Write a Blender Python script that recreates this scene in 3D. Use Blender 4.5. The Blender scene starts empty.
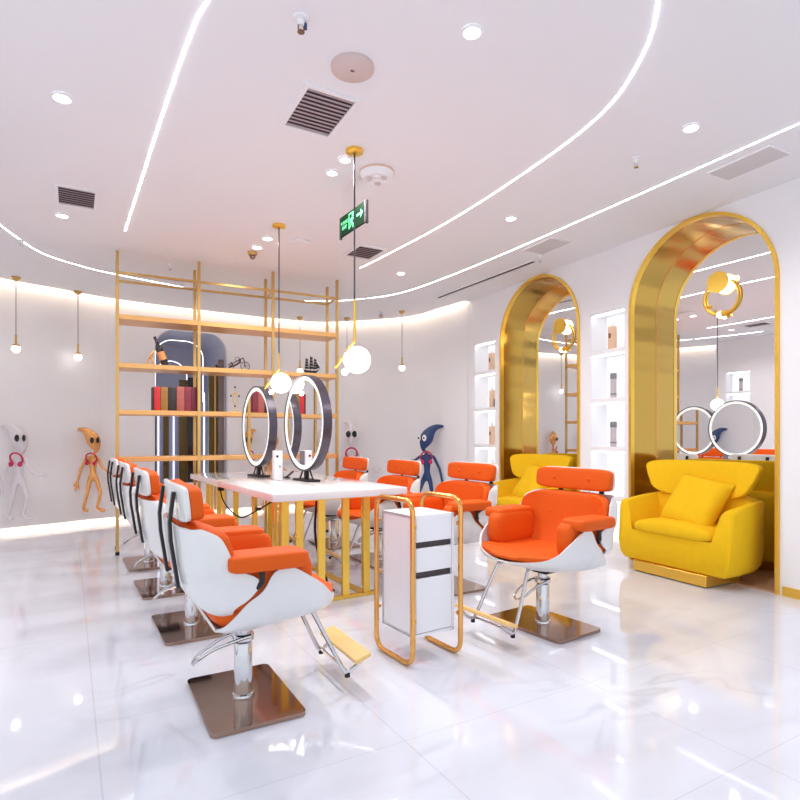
import bpy, bmesh, math, random
from mathutils import Vector, Matrix
random.seed(7)
R = math.radians
sc = bpy.context.scene
COL = sc.collection

# ------------------------------------------------------------------ camera, world, exposure
CAM_H, FPX, YAW = 1.2, 566.0, 27.05
cam = bpy.data.cameras.new('camera')
cam.sensor_width = 36.0
cam.lens = FPX / 800.0 * 36.0
cam.shift_y = 37.0 / 800.0
cam.clip_start = 0.05
cam_o = bpy.data.objects.new('camera', cam)
COL.objects.link(cam_o)
cam_o.location = (0, 0, CAM_H)
cam_o.rotation_euler = (R(90), 0, R(-YAW))
sc.camera = cam_o

world = bpy.data.worlds.new('daylight')
sc.world = world
world.use_nodes = True
world.node_tree.nodes['Background'].inputs['Color'].default_value = (0.90, 0.95, 1.0, 1)
world.node_tree.nodes['Background'].inputs['Strength'].default_value = 1.2
sc.view_settings.view_transform = 'Standard'
sc.view_settings.look = 'None'
sc.view_settings.exposure = 0.04
sc.view_settings.gamma = 1.0
sc.view_settings.use_curve_mapping = False
try:
    sc.cycles.max_bounces = 14
    sc.cycles.diffuse_bounces = 7
    sc.cycles.glossy_bounces = 6
    sc.cycles.sample_clamp_indirect = 8.0
except Exception:
    pass
SPOT_W = 48.0
STRIP_E = 11.5
COVE_E = 11.0
ZC = 3.12            # ceiling height
XW = 4.534           # plane of the right wall

# ------------------------------------------------------------------ materials
def srgb(r, g, b):
    f = lambda c: (c / 255 / 12.92) if c / 255 <= 0.04045 else ((c / 255 + 0.055) / 1.055) ** 2.4
    return (f(r), f(g), f(b), 1)

def mat(name, col, rough=0.5, metal=0.0, noise=0.0, nscale=8.0, bump=0.0, bscale=40.0, coat=0.0, rvar=0.0, stretch=None, spec=0.5, sheen=0.0):
    m = bpy.data.materials.new(name)
    m.use_nodes = True
    nt = m.node_tree
    b = nt.nodes['Principled BSDF']
    b.inputs['Base Color'].default_value = col
    b.inputs['Roughness'].default_value = rough
    b.inputs['Metallic'].default_value = metal
    b.inputs['Coat Weight'].default_value = coat
    b.inputs['Specular IOR Level'].default_value = spec
    if sheen:
        b.inputs['Sheen Weight'].default_value = sheen
    tc = nt.nodes.new('ShaderNodeTexCoord')
    src = tc.outputs['Object']
    if stretch:
        mp = nt.nodes.new('ShaderNodeMapping')
        mp.inputs['Scale'].default_value = stretch
        nt.links.new(src, mp.inputs['Vector'])
        src = mp.outputs['Vector']
    n = nt.nodes.new('ShaderNodeTexNoise')
    n.inputs['Scale'].default_value = nscale
    n.inputs['Detail'].default_value = 4
    nt.links.new(src, n.inputs['Vector'])
    if noise:
        mix = nt.nodes.new('ShaderNodeMix'); mix.data_type = 'RGBA'
        mix.inputs['A'].default_value = [c * (1 - noise) for c in col[:3]] + [1]
        mix.inputs['B'].default_value = [min(1, c * (1 + noise)) for c in col[:3]] + [1]
        nt.links.new(n.outputs['Fac'], mix.inputs['Factor'])
        nt.links.new(mix.outputs['Result'], b.inputs['Base Color'])
    if rvar:
        mr = nt.nodes.new('ShaderNodeMapRange')
        mr.inputs['To Min'].default_value = max(0.0, rough - rvar)
        mr.inputs['To Max'].default_value = rough + rvar
        nt.links.new(n.outputs['Fac'], mr.inputs['Value'])
        nt.links.new(mr.outputs['Result'], b.inputs['Roughness'])
    if bump:
        n2 = nt.nodes.new('ShaderNodeTexNoise')
        n2.inputs['Scale'].default_value = bscale
        n2.inputs['Detail'].default_value = 3
        nt.links.new(src, n2.inputs['Vector'])
        bp = nt.nodes.new('ShaderNodeBump')
        bp.inputs['Strength'].default_value = bump
        bp.inputs['Distance'].default_value = 0.01
        nt.links.new(n2.outputs['Fac'], bp.inputs['Height'])
        nt.links.new(bp.outputs['Normal'], b.inputs['Normal'])
    return m

def emat(name, col, strength):
    m = bpy.data.materials.new(name)
    m.use_nodes = True
    b = m.node_tree.nodes['Principled BSDF']
    b.inputs['Base Color'].default_value = (0.8, 0.8, 0.8, 1)
    b.inputs['Emission Color'].default_value = col
    b.inputs['Emission Strength'].default_value = strength
    return m

M = {}
M['wall'] = mat('wall_paint', srgb(237, 236, 239), 0.6, noise=0.012, nscale=3, bump=0.03, bscale=180, spec=0.25)
M['ceiling'] = mat('ceiling_paint', srgb(233, 234, 238), 0.7, noise=0.01, nscale=2)
M['white_board'] = mat('white_board', srgb(238, 238, 242), 0.35, noise=0.01)
M['white_gloss'] = mat('white_gloss_shell', srgb(226, 226, 226), 0.28, coat=0.25, noise=0.01)
M['white_plastic'] = mat('white_plastic', srgb(235, 235, 238), 0.35, noise=0.01)
M['orange'] = mat('orange_leather', srgb(221, 92, 22), 0.55, noise=0.05, nscale=14, bump=0.12, bscale=420, spec=0.18)
M['yellow'] = mat('yellow_fabric', srgb(236, 188, 22), 0.8, noise=0.05, nscale=18, bump=0.2, bscale=500, spec=0.2)
M['gold_bar'] = mat('yellow_gold_metal', srgb(246, 204, 92), 0.3, metal=1.0, noise=0.06, nscale=9, rvar=0.06)
M['gold_tube'] = mat('rose_gold_tube', srgb(230, 172, 96), 0.2, metal=1.0, noise=0.05, rvar=0.05)
M['shelf_gold'] = mat('champagne_gold_metal', srgb(206, 168, 104), 0.32, metal=0.85, noise=0.06, rvar=0.06)
M['shelf_board'] = mat('shelf_wood_gold', srgb(222, 172, 108), 0.3, metal=0.45, noise=0.1, nscale=3, stretch=(1, 12, 12))
M['frame_gold'] = mat('arch_frame_gold', srgb(244, 200, 88), 0.3, metal=0.9, noise=0.06, nscale=6)
M['chrome'] = mat('chrome', (0.62, 0.62, 0.65, 1), 0.1, metal=1.0, noise=0.02)
M['bronze'] = mat('bronze_mirror_steel', srgb(166, 138, 122), 0.08, metal=1.0, noise=0.05, nscale=5, rvar=0.04)
M['black'] = mat('black_metal', srgb(36, 33, 34), 0.4, metal=0.3, noise=0.05)
M['rubber'] = mat('black_rubber', srgb(26, 24, 24), 0.7, noise=0.05)
M['ring_frame'] = mat('anthracite_frame', srgb(84, 78, 88), 0.3, metal=0.7, noise=0.04)
M['mirror'] = mat('mirror_glass', (0.9, 0.91, 0.92, 1), 0.0, metal=1.0)
M['plank'] = mat('light_wood', srgb(240, 200, 128), 0.4, noise=0.08, nscale=5, stretch=(14, 1.5, 14))
M['wood_floor'] = mat('alcove_oak', srgb(190, 150, 120), 0.35, noise=0.15, nscale=4, stretch=(14, 1.5, 1))
M['grille'] = mat('vent_grey', srgb(176, 160, 166), 0.5, noise=0.05)
M['dark_slot'] = mat('dark_slot', srgb(70, 62, 66), 0.7, noise=0.05)
M['beige_disc'] = mat('beige_plastic', srgb(206, 190, 186), 0.5, noise=0.02)
M['panel'] = mat('access_panel', srgb(206, 203, 206), 0.5, noise=0.02)
M['sign_green'] = mat('sign_green', srgb(3, 28, 12), 0.5, noise=0.04, spec=0.1)
M['clear'] = mat('clear_acrylic', (0.98, 0.98, 0.98, 1), 0.02, spec=0.1)
M['clear'].node_tree.nodes['Principled BSDF'].inputs['Transmission Weight'].default_value = 1.0
M['clear'].node_tree.nodes['Principled BSDF'].inputs['IOR'].default_value = 1.03
M['red'] = mat('magenta_plastic', srgb(196, 24, 84), 0.35, noise=0.04)
M['alien_gold'] = mat('polished_copper_gold', srgb(240, 176, 108), 0.25, metal=0.65, noise=0.1, nscale=6)
M['alien_blue'] = mat('navy_paint', srgb(38, 62, 112), 0.4, noise=0.06)
M['alien_white'] = mat('white_paint', srgb(224, 219, 224), 0.45, noise=0.01)
M['eye_black'] = mat('gloss_black', srgb(14, 12, 14), 0.15, noise=0.02)
M['eye_white'] = mat('gloss_white', srgb(240, 240, 240), 0.2, noise=0.01)
M['door_void'] = mat('corridor_blue_grey', srgb(204, 204, 218), 0.4, noise=0.04, nscale=2)
M['dark_gold'] = mat('dark_olive_gold_panel', srgb(92, 74, 30), 0.25, metal=0.4, noise=0.35, nscale=3, stretch=(3, 3, 0.6))
M['door_black'] = mat('dark_glass', srgb(22, 18, 16), 0.15, noise=0.1)
M['taupe'] = mat('taupe_panel', srgb(128, 112, 110), 0.5, noise=0.05)
M['slate'] = mat('slate_blue_panel', srgb(140, 146, 176), 0.3, noise=0.05)
M['bottle_tan'] = mat('tan_bottle', srgb(230, 192, 162), 0.35, noise=0.06)
M['bottle_grey'] = mat('pinkish_grey_bottle', srgb(194, 182, 188), 0.3, noise=0.05)
M['bottle_dark'] = mat('dark_grey_cap', srgb(124, 126, 132), 0.35, noise=0.05)
M['label_brown'] = mat('brown_print', srgb(120, 84, 66), 0.5, noise=0.05)
M['wine'] = mat('wine_bottle_glass', srgb(18, 14, 14), 0.12, noise=0.05, coat=0.5)
M['wine_label'] = mat('copper_label', srgb(206, 142, 84), 0.4, noise=0.1)
M['grey_device'] = mat('grey_device', srgb(150, 138, 142), 0.4, noise=0.03)
for nm, c in dict(book_red=(196, 40, 46), book_gold=(150, 112, 50), book_black=(44, 40, 38), book_pink=(168, 92, 84), book_maroon=(128, 44, 60), book_wine=(110, 36, 52), book_dark=(58, 38, 42)).items():
    M[nm] = mat(nm, srgb(*c), 0.5, noise=0.25 if nm != 'book_red' else 0.06, nscale=34)
M['pages'] = mat('paper_edge', srgb(226, 212, 184), 0.8, noise=0.06, nscale=60)
M['strip'] = emat('led_white', (0.93, 0.97, 1.0, 1), STRIP_E)
M['cove'] = emat('led_warm', (1.0, 0.80, 0.56, 1), COVE_E)
M['cove_low'] = emat('led_warm_floor', (1.0, 0.84, 0.62, 1), 3.5)
M['niche_led'] = emat('led_cool', (0.94, 0.98, 1.0, 1), 4.0)
M['niche_panel'] = emat('niche_backlight', (0.92, 0.98, 1.0, 1), 0.42)
M['ring_led'] = emat('ring_led', (0.86, 1.0, 0.97, 1), 0.5)
M['globe'] = emat('opal_globe', (1.0, 0.96, 0.9, 1), 7.0)
M['spot'] = emat('downlight_face', (1.0, 0.97, 0.95, 1), 12.0)
M['bulb'] = emat('warm_bulb', (1.0, 0.82, 0.55, 1), 12.0)
M['sign_lit'] = emat('sign_lit', (0.3, 1.0, 0.5, 1), 0.42)
M['sign_lit'].node_tree.nodes['Principled BSDF'].inputs['Base Color'].default_value = (0.06, 0.42, 0.17, 1)
M['corridor_led'] = emat('corridor_led', (0.85, 0.9, 1.0, 1), 2.2)

def brass_material():
    m = bpy.data.materials.new('brushed_brass_sheet'); m.use_nodes = True
    nt = m.node_tree; b = nt.nodes['Principled BSDF']
    b.inputs['Base Color'].default_value = srgb(198, 158, 78)
    b.inputs['Metallic'].default_value = 1.0
    b.inputs['Roughness'].default_value = 0.2
    tc = nt.nodes.new('ShaderNodeTexCoord')
    mp = nt.nodes.new('ShaderNodeMapping'); mp.inputs['Scale'].default_value = (0.5, 0.5, 2.0)
    n = nt.nodes.new('ShaderNodeTexNoise'); n.inputs['Scale'].default_value = 1.6; n.inputs['Detail'].default_value = 0.5
    bp = nt.nodes.new('ShaderNodeBump'); bp.inputs['Strength'].default_value = 1.0; bp.inputs['Distance'].default_value = 0.03
    nt.links.new(tc.outputs['Object'], mp.inputs['Vector']); nt.links.new(mp.outputs['Vector'], n.inputs['Vector'])
    nt.links.new(n.outputs['Fac'], bp.inputs['Height']); nt.links.new(bp.outputs['Normal'], b.inputs['Normal'])
    mp2 = nt.nodes.new('ShaderNodeMapping'); mp2.inputs['Scale'].default_value = (1, 1, 90)
    n2 = nt.nodes.new('ShaderNodeTexNoise'); n2.inputs['Scale'].default_value = 3.0
    mr = nt.nodes.new('ShaderNodeMapRange'); mr.inputs['To Min'].default_value = 0.1; mr.inputs['To Max'].default_value = 0.24
    nt.links.new(tc.outputs['Object'], mp2.inputs['Vector']); nt.links.new(mp2.outputs['Vector'], n2.inputs['Vector'])
    nt.links.new(n2.outputs['Fac'], mr.inputs['Value']); nt.links.new(mr.outputs['Result'], b.inputs['Roughness'])
    return m
M['brass'] = brass_material()

def marble(name, base, vein, rough, tiles):
    m = bpy.data.materials.new(name); m.use_nodes = True
    nt = m.node_tree; b = nt.nodes['Principled BSDF']; L = nt.links
    b.inputs['Roughness'].default_value = rough
    b.inputs['Coat Weight'].default_value = 0.3
    b.inputs['Coat Roughness'].default_value = 0.03
    tc = nt.nodes.new('ShaderNodeTexCoord')
    mp = nt.nodes.new('ShaderNodeMapping'); mp.inputs['Rotation'].default_value = (0, 0, R(-3.3)); mp.vector_type = 'POINT'
    L.new(tc.outputs['Object'], mp.inputs['Vector'])
    def veins(scale, lo, hi, warp):
        wn = nt.nodes.new('ShaderNodeTexNoise'); wn.inputs['Scale'].default_value = scale * 0.8; wn.inputs['Detail'].default_value = 6
        st = nt.nodes.new('ShaderNodeMapping'); st.inputs['Scale'].default_value = (0.6, 1.5, 1); st.inputs['Rotation'].default_value = (0, 0, 0.5)
        L.new(mp.outputs['Vector'], st.inputs['Vector']); L.new(st.outputs['Vector'], wn.inputs['Vector'])
        ad = nt.nodes.new('ShaderNodeVectorMath'); ad.operation = 'MULTIPLY_ADD'
        ad.inputs[1].default_value = (warp, warp, warp)
        L.new(wn.outputs['Color'], ad.inputs[0]); L.new(st.outputs['Vector'], ad.inputs[2])
        n = nt.nodes.new('ShaderNodeTexNoise'); n.inputs['Scale'].default_value = scale; n.inputs['Detail'].default_value = 3
        L.new(ad.outputs['Vector'], n.inputs['Vector'])
        s = nt.nodes.new('ShaderNodeMath'); s.operation = 'SUBTRACT'; s.inputs[1].default_value = 0.5; L.new(n.outputs['Fac'], s.inputs[0])
        a = nt.nodes.new('ShaderNodeMath'); a.operation = 'ABSOLUTE'; L.new(s.outputs[0], a.inputs[0])
        r = nt.nodes.new('ShaderNodeMapRange'); r.inputs['From Min'].default_value = 0.0; r.inputs['From Max'].default_value = lo
        r.inputs['To Min'].default_value = hi; r.inputs['To Max'].default_value = 0.0
        L.new(a.outputs[0], r.inputs['Value'])
        return r.outputs['Result']
    v1 = veins(1.1, 0.018, 0.36, 0.5); v2 = veins(0.6, 0.09, 0.22, 0.8)
    mask = nt.nodes.new('ShaderNodeTexNoise'); mask.inputs['Scale'].default_value = 0.9; L.new(mp.outputs['Vector'], mask.inputs['Vector'])
    mk = nt.nodes.new('ShaderNodeMapRange'); mk.inputs['From Min'].default_value = 0.45; mk.inputs['From Max'].default_value = 0.65
    L.new(mask.outputs['Fac'], mk.inputs['Value'])
    v1m = nt.nodes.new('ShaderNodeMath'); v1m.operation = 'MULTIPLY'; L.new(v1, v1m.inputs[0]); L.new(mk.outputs['Result'], v1m.inputs[1])
    mx = nt.nodes.new('ShaderNodeMath'); mx.operation = 'MAXIMUM'; L.new(v1m.outputs[0], mx.inputs[0]); L.new(v2, mx.inputs[1])
    mix = nt.nodes.new('ShaderNodeMix'); mix.data_type = 'RGBA'
    mix.inputs['A'].default_value = base; mix.inputs['B'].default_value = vein
    L.new(mx.outputs[0], mix.inputs['Factor'])
    out = mix.outputs['Result']
    if tiles:
        sx = nt.nodes.new('ShaderNodeSeparateXYZ'); L.new(mp.outputs['Vector'], sx.inputs[0])
        def line(sock, off, per, w):
            a = nt.nodes.new('ShaderNodeMath'); a.operation = 'SUBTRACT'; a.inputs[1].default_value = off; L.new(sock, a.inputs[0])
            p = nt.nodes.new('ShaderNodeMath'); p.operation = 'PINGPONG'; p.inputs[1].default_value = per / 2; L.new(a.outputs[0], p.inputs[0])
            c = nt.nodes.new('ShaderNodeMath'); c.operation = 'LESS_THAN'; c.inputs[1].default_value = w; L.new(p.outputs[0], c.inputs[0])
            return c.outputs[0]
        lx = line(sx.outputs['X'], 0.098, 1.048, 0.003); ly = line(sx.outputs['Y'], 1.155, 0.7645, 0.0022)
        g = nt.nodes.new('ShaderNodeMath'); g.operation = 'GREATER_THAN'; g.inputs[1].default_value = 0.098; L.new(sx.outputs['X'], g.inputs[0])
        ly2 = nt.nodes.new('ShaderNodeMath'); ly2.operation = 'MULTIPLY'; L.new(ly, ly2.inputs[0]); L.new(g.outputs[0], ly2.inputs[1])
        j = nt.nodes.new('ShaderNodeMath'); j.operation = 'MAXIMUM'; L.new(lx, j.inputs[0]); L.new(ly2.outputs[0], j.inputs[1])
        jm = nt.nodes.new('ShaderNodeMath'); jm.operation = 'MULTIPLY'; jm.inputs[1].default_value = 0.22; L.new(j.outputs[0], jm.inputs[0])
        m2 = nt.nodes.new('ShaderNodeMix'); m2.data_type = 'RGBA'; m2.inputs['B'].default_value = srgb(140, 140, 146)
        L.new(jm.outputs[0], m2.inputs['Factor']); L.new(out, m2.inputs['A']); out = m2.outputs['Result']
    L.new(out, b.inputs['Base Color'])
    return m
M['floor'] = marble('white_marble_tiles', srgb(225, 229, 240), srgb(170, 169, 181), 0.05, True)
M['table_marble'] = marble('white_marble_top', srgb(238, 236, 238), srgb(176, 166, 172), 0.06, False)
M['table_edge'] = M['table_marble']

# ------------------------------------------------------------------ geometry helpers
def finish(bm, name, m, parent=None, smooth=True, ang=38, loc=(0, 0, 0), rz=0.0):
    bmesh.ops.recalc_face_normals(bm, faces=bm.faces[:])
    me = bpy.data.meshes.new(name)
    if smooth:
        for f in bm.faces: f.smooth = True
        lim = R(ang)
        for e in bm.edges:
            if len(e.link_faces) == 2 and e.calc_face_angle(0) > lim: e.smooth = False
    bm.to_mesh(me); bm.free()
    if isinstance(m, str): m = M[m]
    me.materials.append(m)
    o = bpy.data.objects.new(name, me)
    COL.objects.link(o)
    if parent: o.parent = parent
    o.location = loc; o.rotation_euler = (0, 0, rz)
    return o

def NB(): return bmesh.new()

def box(bm, c, s, r=0.0, seg=2, rot=None):
    g = bmesh.ops.create_cube(bm, size=1.0)
    vs = g['verts']
    for v in vs: v.co = Vector((v.co.x * s[0], v.co.y * s[1], v.co.z * s[2]))
    if r > 0:
        es = list({e for v in vs for e in v.link_edges})
        g2 = bmesh.ops.bevel(bm, geom=es, offset=min(r, min(s) * 0.49), segments=seg, affect='EDGES', profile=0.5)
        vs = list({v for f in g2['faces'] for v in f.verts} | {v for v in vs if v.is_valid})
    mt = Matrix.Translation(Vector(c)) @ (rot.to_4x4() if rot else Matrix.Identity(4))
    for v in vs: v.co = mt @ v.co
    return vs

def cyl(bm, p0, p1, r0, r1=None, n=20, cap=True):
    r1 = r0 if r1 is None else r1
    p0 = Vector(p0); p1 = Vector(p1); d = p1 - p0
    q = d.to_track_quat('Z', 'Y').to_matrix()
    a = []; b = []
    for i in range(n):
        t = 2 * math.pi * i / n; u = Vector((math.cos(t), math.sin(t), 0))
        a.append(bm.verts.new(p0 + q @ (u * r0))); b.append(bm.verts.new(p1 + q @ (u * r1)))
    for i in range(n):
        j = (i + 1) % n; bm.faces.new((a[i], a[j], b[j], b[i]))
    if cap:
        bm.faces.new(a[::-1]); bm.faces.new(b)

def catmull(pts, n=8, closed=False):
    P = [Vector(p) for p in pts]; out = []
    N = len(P)
    rng = range(N if closed else N - 1)
    for i in rng:
        p1 = P[i]; p2 = P[(i + 1) % N]
        p0 = P[i - 1] if (i > 0 or closed) else p1 * 2 - p2
        p3 = P[(i + 2) % N] if (i + 2 < N or closed) else p2 * 2 - p1
        for k in range(n):
            t = k / n
            out.append(0.5 * ((2 * p1) + (-p0 + p2) * t + (2 * p0 - 5 * p1 + 4 * p2 - p3) * t * t + (-p0 + 3 * p1 - 3 * p2 + p3) * t ** 3))
    if not closed: out.append(P[-1])
    return out

def tube(bm, pts, r, n=10, closed=False, rfun=None):
    P = [Vector(p) for p in pts]; N = len(P); rings = []
    up = Vector((0, 0, 1)); prev = None
    for i in range(N):
        if closed: t = P[(i + 1) % N] - P[i - 1]
        else: t = P[min(i + 1, N - 1)] - P[max(i - 1, 0)]
        t.normalize()
        if prev is None:
            a = up if abs(t.dot(up)) < 0.9 else Vector((1, 0, 0))
            x = a.cross(t).normalized()
        else:
            x = (prev - t * prev.dot(t)).normalized()
        prev = x; y = t.cross(x)
        rr = rfun(i / max(1, N - 1)) if rfun else r
        rings.append([bm.verts.new(P[i] + (x * math.cos(2 * math.pi * k / n) + y * math.sin(2 * math.pi * k / n)) * rr) for k in range(n)])
    for i in range(N if closed else N - 1):
        a = rings[i]; b = rings[(i + 1) % N]
        for k in range(n):
            j = (k + 1) % n; bm.faces.new((a[k], a[j], b[j], b[k]))
    if not closed:
        bm.faces.new(rings[0][::-1]); bm.faces.new(rings[-1])

def lathe(bm, prof, n=28, c=(0, 0, 0)):
    c = Vector(c); rings = []
    for r, z in prof:
        if r < 1e-5: rings.append([bm.verts.new(c + Vector((0, 0, z)))])
        else: rings.append([bm.verts.new(c + Vector((r * math.cos(2 * math.pi * k / n), r * math.sin(2 * math.pi * k / n), z))) for k in range(n)])
    for a, b in zip(rings, rings[1:]):
        for k in range(n):
            j = (k + 1) % n
            if len(a) == 1 and len(b) == 1: continue
            if len(a) == 1: bm.faces.new((a[0], b[j], b[k]))
            elif len(b) == 1: bm.faces.new((a[k], a[j], b[0]))
            else: bm.faces.new((a[k], a[j], b[j], b[k]))
    if len(rings[0]) > 1: bm.faces.new(rings[0][::-1])
    if len(rings[-1]) > 1: bm.faces.new(rings[-1])

def sph(bm, c, r, n=20, s=(1, 1, 1)):
    g = bmesh.ops.create_uvsphere(bm, u_segments=n, v_segments=max(6, n // 2), radius=r)
    for v in g['verts']: v.co = Vector((v.co.x * s[0], v.co.y * s[1], v.co.z * s[2])) + Vector(c)
    return g['verts']

def spow(a, e): return math.copysign(abs(a) ** e, a)

def sup(bm, c, s, e1=0.4, e2=0.4, nu=36, nv=18, fn=None, rot=None):
    """rounded cushion (superellipsoid), optional bending function on local coords"""
    c = Vector(c); rings = []
    def put(p):
        p = Vector(p)
        if fn: p = Vector(fn(p.x, p.y, p.z))
        if rot: p = rot @ p
        return bm.verts.new(p + c)
    for i in range(nv + 1):
        ph = -math.pi / 2 + math.pi * i / nv
        cz = spow(math.sin(ph), e1); cr = abs(math.cos(ph)) ** e1
        if i in (0, nv): rings.append([put((0, 0, s[2] * cz))])
        else:
            rings.append([put((s[0] * cr * spow(math.cos(2 * math.pi * k / nu), e2), s[1] * cr * spow(math.sin(2 * math.pi * k / nu), e2), s[2] * cz)) for k in range(nu)])
    for a, b in zip(rings, rings[1:]):
        for k in range(nu):
            j = (k + 1) % nu
            if len(a) == 1: bm.faces.new((a[0], b[j], b[k]))
            elif len(b) == 1: bm.faces.new((a[k], a[j], b[0]))
            else: bm.faces.new((a[k], a[j], b[j], b[k]))

def sheet(bm, grid, th):
    """grid[i][j] points -> closed sheet of thickness th (offset along averaged normals)"""
    I = len(grid); J = len(grid[0])
    def nrm(i, j):
        du = Vector(grid[min(i + 1, I - 1)][j]) - Vector(grid[max(i - 1, 0)][j])
        dv = Vector(grid[i][min(j + 1, J - 1)]) - Vector(grid[i][max(j - 1, 0)])
        n = du.cross(dv)
        return n.normalized() if n.length > 1e-9 else Vector((0, 0, 1))
    A = [[bm.verts.new(Vector(grid[i][j])) for j in range(J)] for i in range(I)]
    B = [[bm.verts.new(Vector(grid[i][j]) + nrm(i, j) * th) for j in range(J)] for i in range(I)]
    for i in range(I - 1):
        for j in range(J - 1):
            bm.faces.new((A[i][j], A[i][j + 1], A[i + 1][j + 1], A[i + 1][j]))
            bm.faces.new((B[i][j], B[i + 1][j], B[i + 1][j + 1], B[i][j + 1]))
    for i in range(I - 1):
        bm.faces.new((A[i][0], A[i + 1][0], B[i + 1][0], B[i][0])); bm.faces.new((A[i][-1], B[i][-1], B[i + 1][-1], A[i + 1][-1]))
    for j in range(J - 1):
        bm.faces.new((A[0][j], B[0][j], B[0][j + 1], A[0][j + 1])); bm.faces.new((A[-1][j], A[-1][j + 1], B[-1][j + 1], B[-1][j]))

def prism(bm, poly, axis_off, to3):
    """extrude a 2D polygon: to3(u, v, k) for k in 0,1"""
    a = [bm.verts.new(to3(u, v, 0)) for u, v in poly]; b = [bm.verts.new(to3(u, v, 1)) for u, v in poly]
    n = len(poly)
    for i in range(n):
        j = (i + 1) % n; bm.faces.new((a[i], a[j], b[j], b[i]))
    bm.faces.new(a[::-1]); bm.faces.new(b)

def interp(tab, x):
    if x <= tab[0][0]: return tab[0][1]
    for (x0, y0), (x1, y1) in zip(tab, tab[1:]):
        if x <= x1: return y0 + (y1 - y0) * (x - x0) / (x1 - x0)
    return tab[-1][1]

def thing(name, label, cat, loc=(0, 0, 0), rz=0.0, group=None):
    o = bpy.data.objects.new(name, None); COL.objects.link(o)
    o.empty_display_size = 0.1
    o.location = loc; o.rotation_euler = (0, 0, rz)
    return tag(o, label, cat, group)

def tag(o, label, cat, group=None):
    o['label'] = label; o['category'] = cat
    if group: o['group'] = group
    return o

def struct(o, label=None, cat=None):
    o['kind'] = 'structure'
    if label: o['label'] = label
    if cat: o['category'] = cat
    return o

def dup(root, loc, rz, label, group=None):
    def cp(o, parent):
        c = o.copy(); COL.objects.link(c)
        if parent: c.parent = parent
        for ch in o.children: cp(ch, c)
        return c
    r = cp(root, None)
    r.location = loc; r.rotation_euler = (0, 0, rz)
    r['label'] = label
    if group: r['group'] = group
    return r

def spotlight(name, loc, parent, w=SPOT_W, col=(1.0, 0.96, 0.93), size=R(155), rad=0.05):
    l = bpy.data.lights.new(name, 'SPOT'); l.energy = w; l.color = col; l.spot_size = size; l.spot_blend = 0.6; l.shadow_soft_size = rad
    o = bpy.data.objects.new(name, l); COL.objects.link(o)
    o.parent = parent; o.location = loc
    return o

# pixel -> world helpers (where each thing of the photograph stands)
TH = R(YAW)
FW = (math.sin(TH), math.cos(TH)); RT = (math.cos(TH), -math.sin(TH))
def ray(px, py):
    s = (px - 400) / FPX
    return Vector((FW[0] + RT[0] * s, FW[1] + RT[1] * s, (437.0 - py) / FPX))
def at_z(px, py, z):
    r = ray(px, py); t = (z - CAM_H) / r.z
    return Vector((r.x * t, r.y * t, z))
def at_d(px, py, d):
    r = ray(px, py); return Vector((r.x * d, r.y * d, CAM_H + r.z * d))
def at_y(px, py, y):
    r = ray(px, py); t = y / r.y
    return Vector((r.x * t, y, CAM_H + r.z * t))

# ------------------------------------------------------------------ floor, ceiling, walls
bm = NB(); box(bm, (1.6, 3.6, -0.05), (8.2, 12.4, 0.1)); struct(finish(bm, 'floor', 'floor', smooth=False), 'white marble tiled floor with grey veins', 'floor')

k = 1.0105
EDGE = [(-1.45, 7.55), (-1.36, 7.95)] + [(x * k, y * k) for x, y in ((-1.181, 8.197), (-0.583, 8.456), (0.049, 8.725), (1.186, 8.902), (2.424, 8.995), (3.223, 8.854), (4.146, 7.945))] + [(4.36, 7.25), (4.432, 6.735)]
EDGE = [(-2.0, 6.4), (-1.75, 7.1)] + EDGE[1:]
edge_c = [Vector((p.x, p.y, 0)) for p in catmull([(x, y, 0) for x, y in EDGE], 10)]
def offs(curve, d):
    out = []
    for i, p in enumerate(curve):
        t = (curve[min(i + 1, len(curve) - 1)] - curve[max(i - 1, 0)]).normalized()
        out.append(p + Vector((-t.y, t.x, 0)) * d)
    return out
wall_c = offs(edge_c, 0.10)

# ceiling slab, back edge follows the curve, leaving a cove gap in front of the curved wall
bm = NB()
outline = [(p.x, p.y) for p in edge_c] + [(XW - 0.001, 6.70), (XW - 0.001, -1.2), (-2.6, -1.2), (-2.6, 6.3)]
prism(bm, outline, 0, lambda u, v, q: (u, v, ZC + 0.07 * q))
struct(finish(bm, 'ceiling', 'ceiling', smooth=False), 'white ceiling with curved back edge', 'ceiling')
# upper closure above the cove
bm = NB(); box(bm, (1.6, 3.6, 3.52), (8.2, 12.4, 0.06)); struct(finish(bm, 'trim_1', 'ceiling', smooth=False), 'upper cove cover above ceiling edge', 'trim')

# doorway in the curved wall (arched opening behind the shelf): parameter range by pixel column
def px_of(p):
    d = p.x * FW[0] + p.y * FW[1]; s = p.x * RT[0] + p.y * RT[1]
    return 400 + FPX * s / d
fine = []
for a, b in zip(wall_c, wall_c[1:]):
    for q in range(6): fine.append(a.lerp(b, q / 6))
fine.append(wall_c[-1])
DOOR = [i for i, p in enumerate(fine) if 153.5 <= px_of(p) <= 228 and p.y > 7]
di0, di1 = DOOR[0], DOOR[-1]
DL = sum((fine[i + 1] - fine[i]).length for i in range(di0, di1))
DTOP, DRAD = 2.80, 0.28
acc = 0.0; dtop = {}
for i in range(di0, di1 + 1):
    u = acc
    e = min(u, DL - u)
    dtop[i] = DTOP - (0 if e >= DRAD else DRAD - math.sqrt(max(0, DRAD ** 2 - (DRAD - e) ** 2)))
    if i < di1: acc += (fine[i + 1] - fine[i]).length
bm = NB()
WB = 0.075
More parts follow.
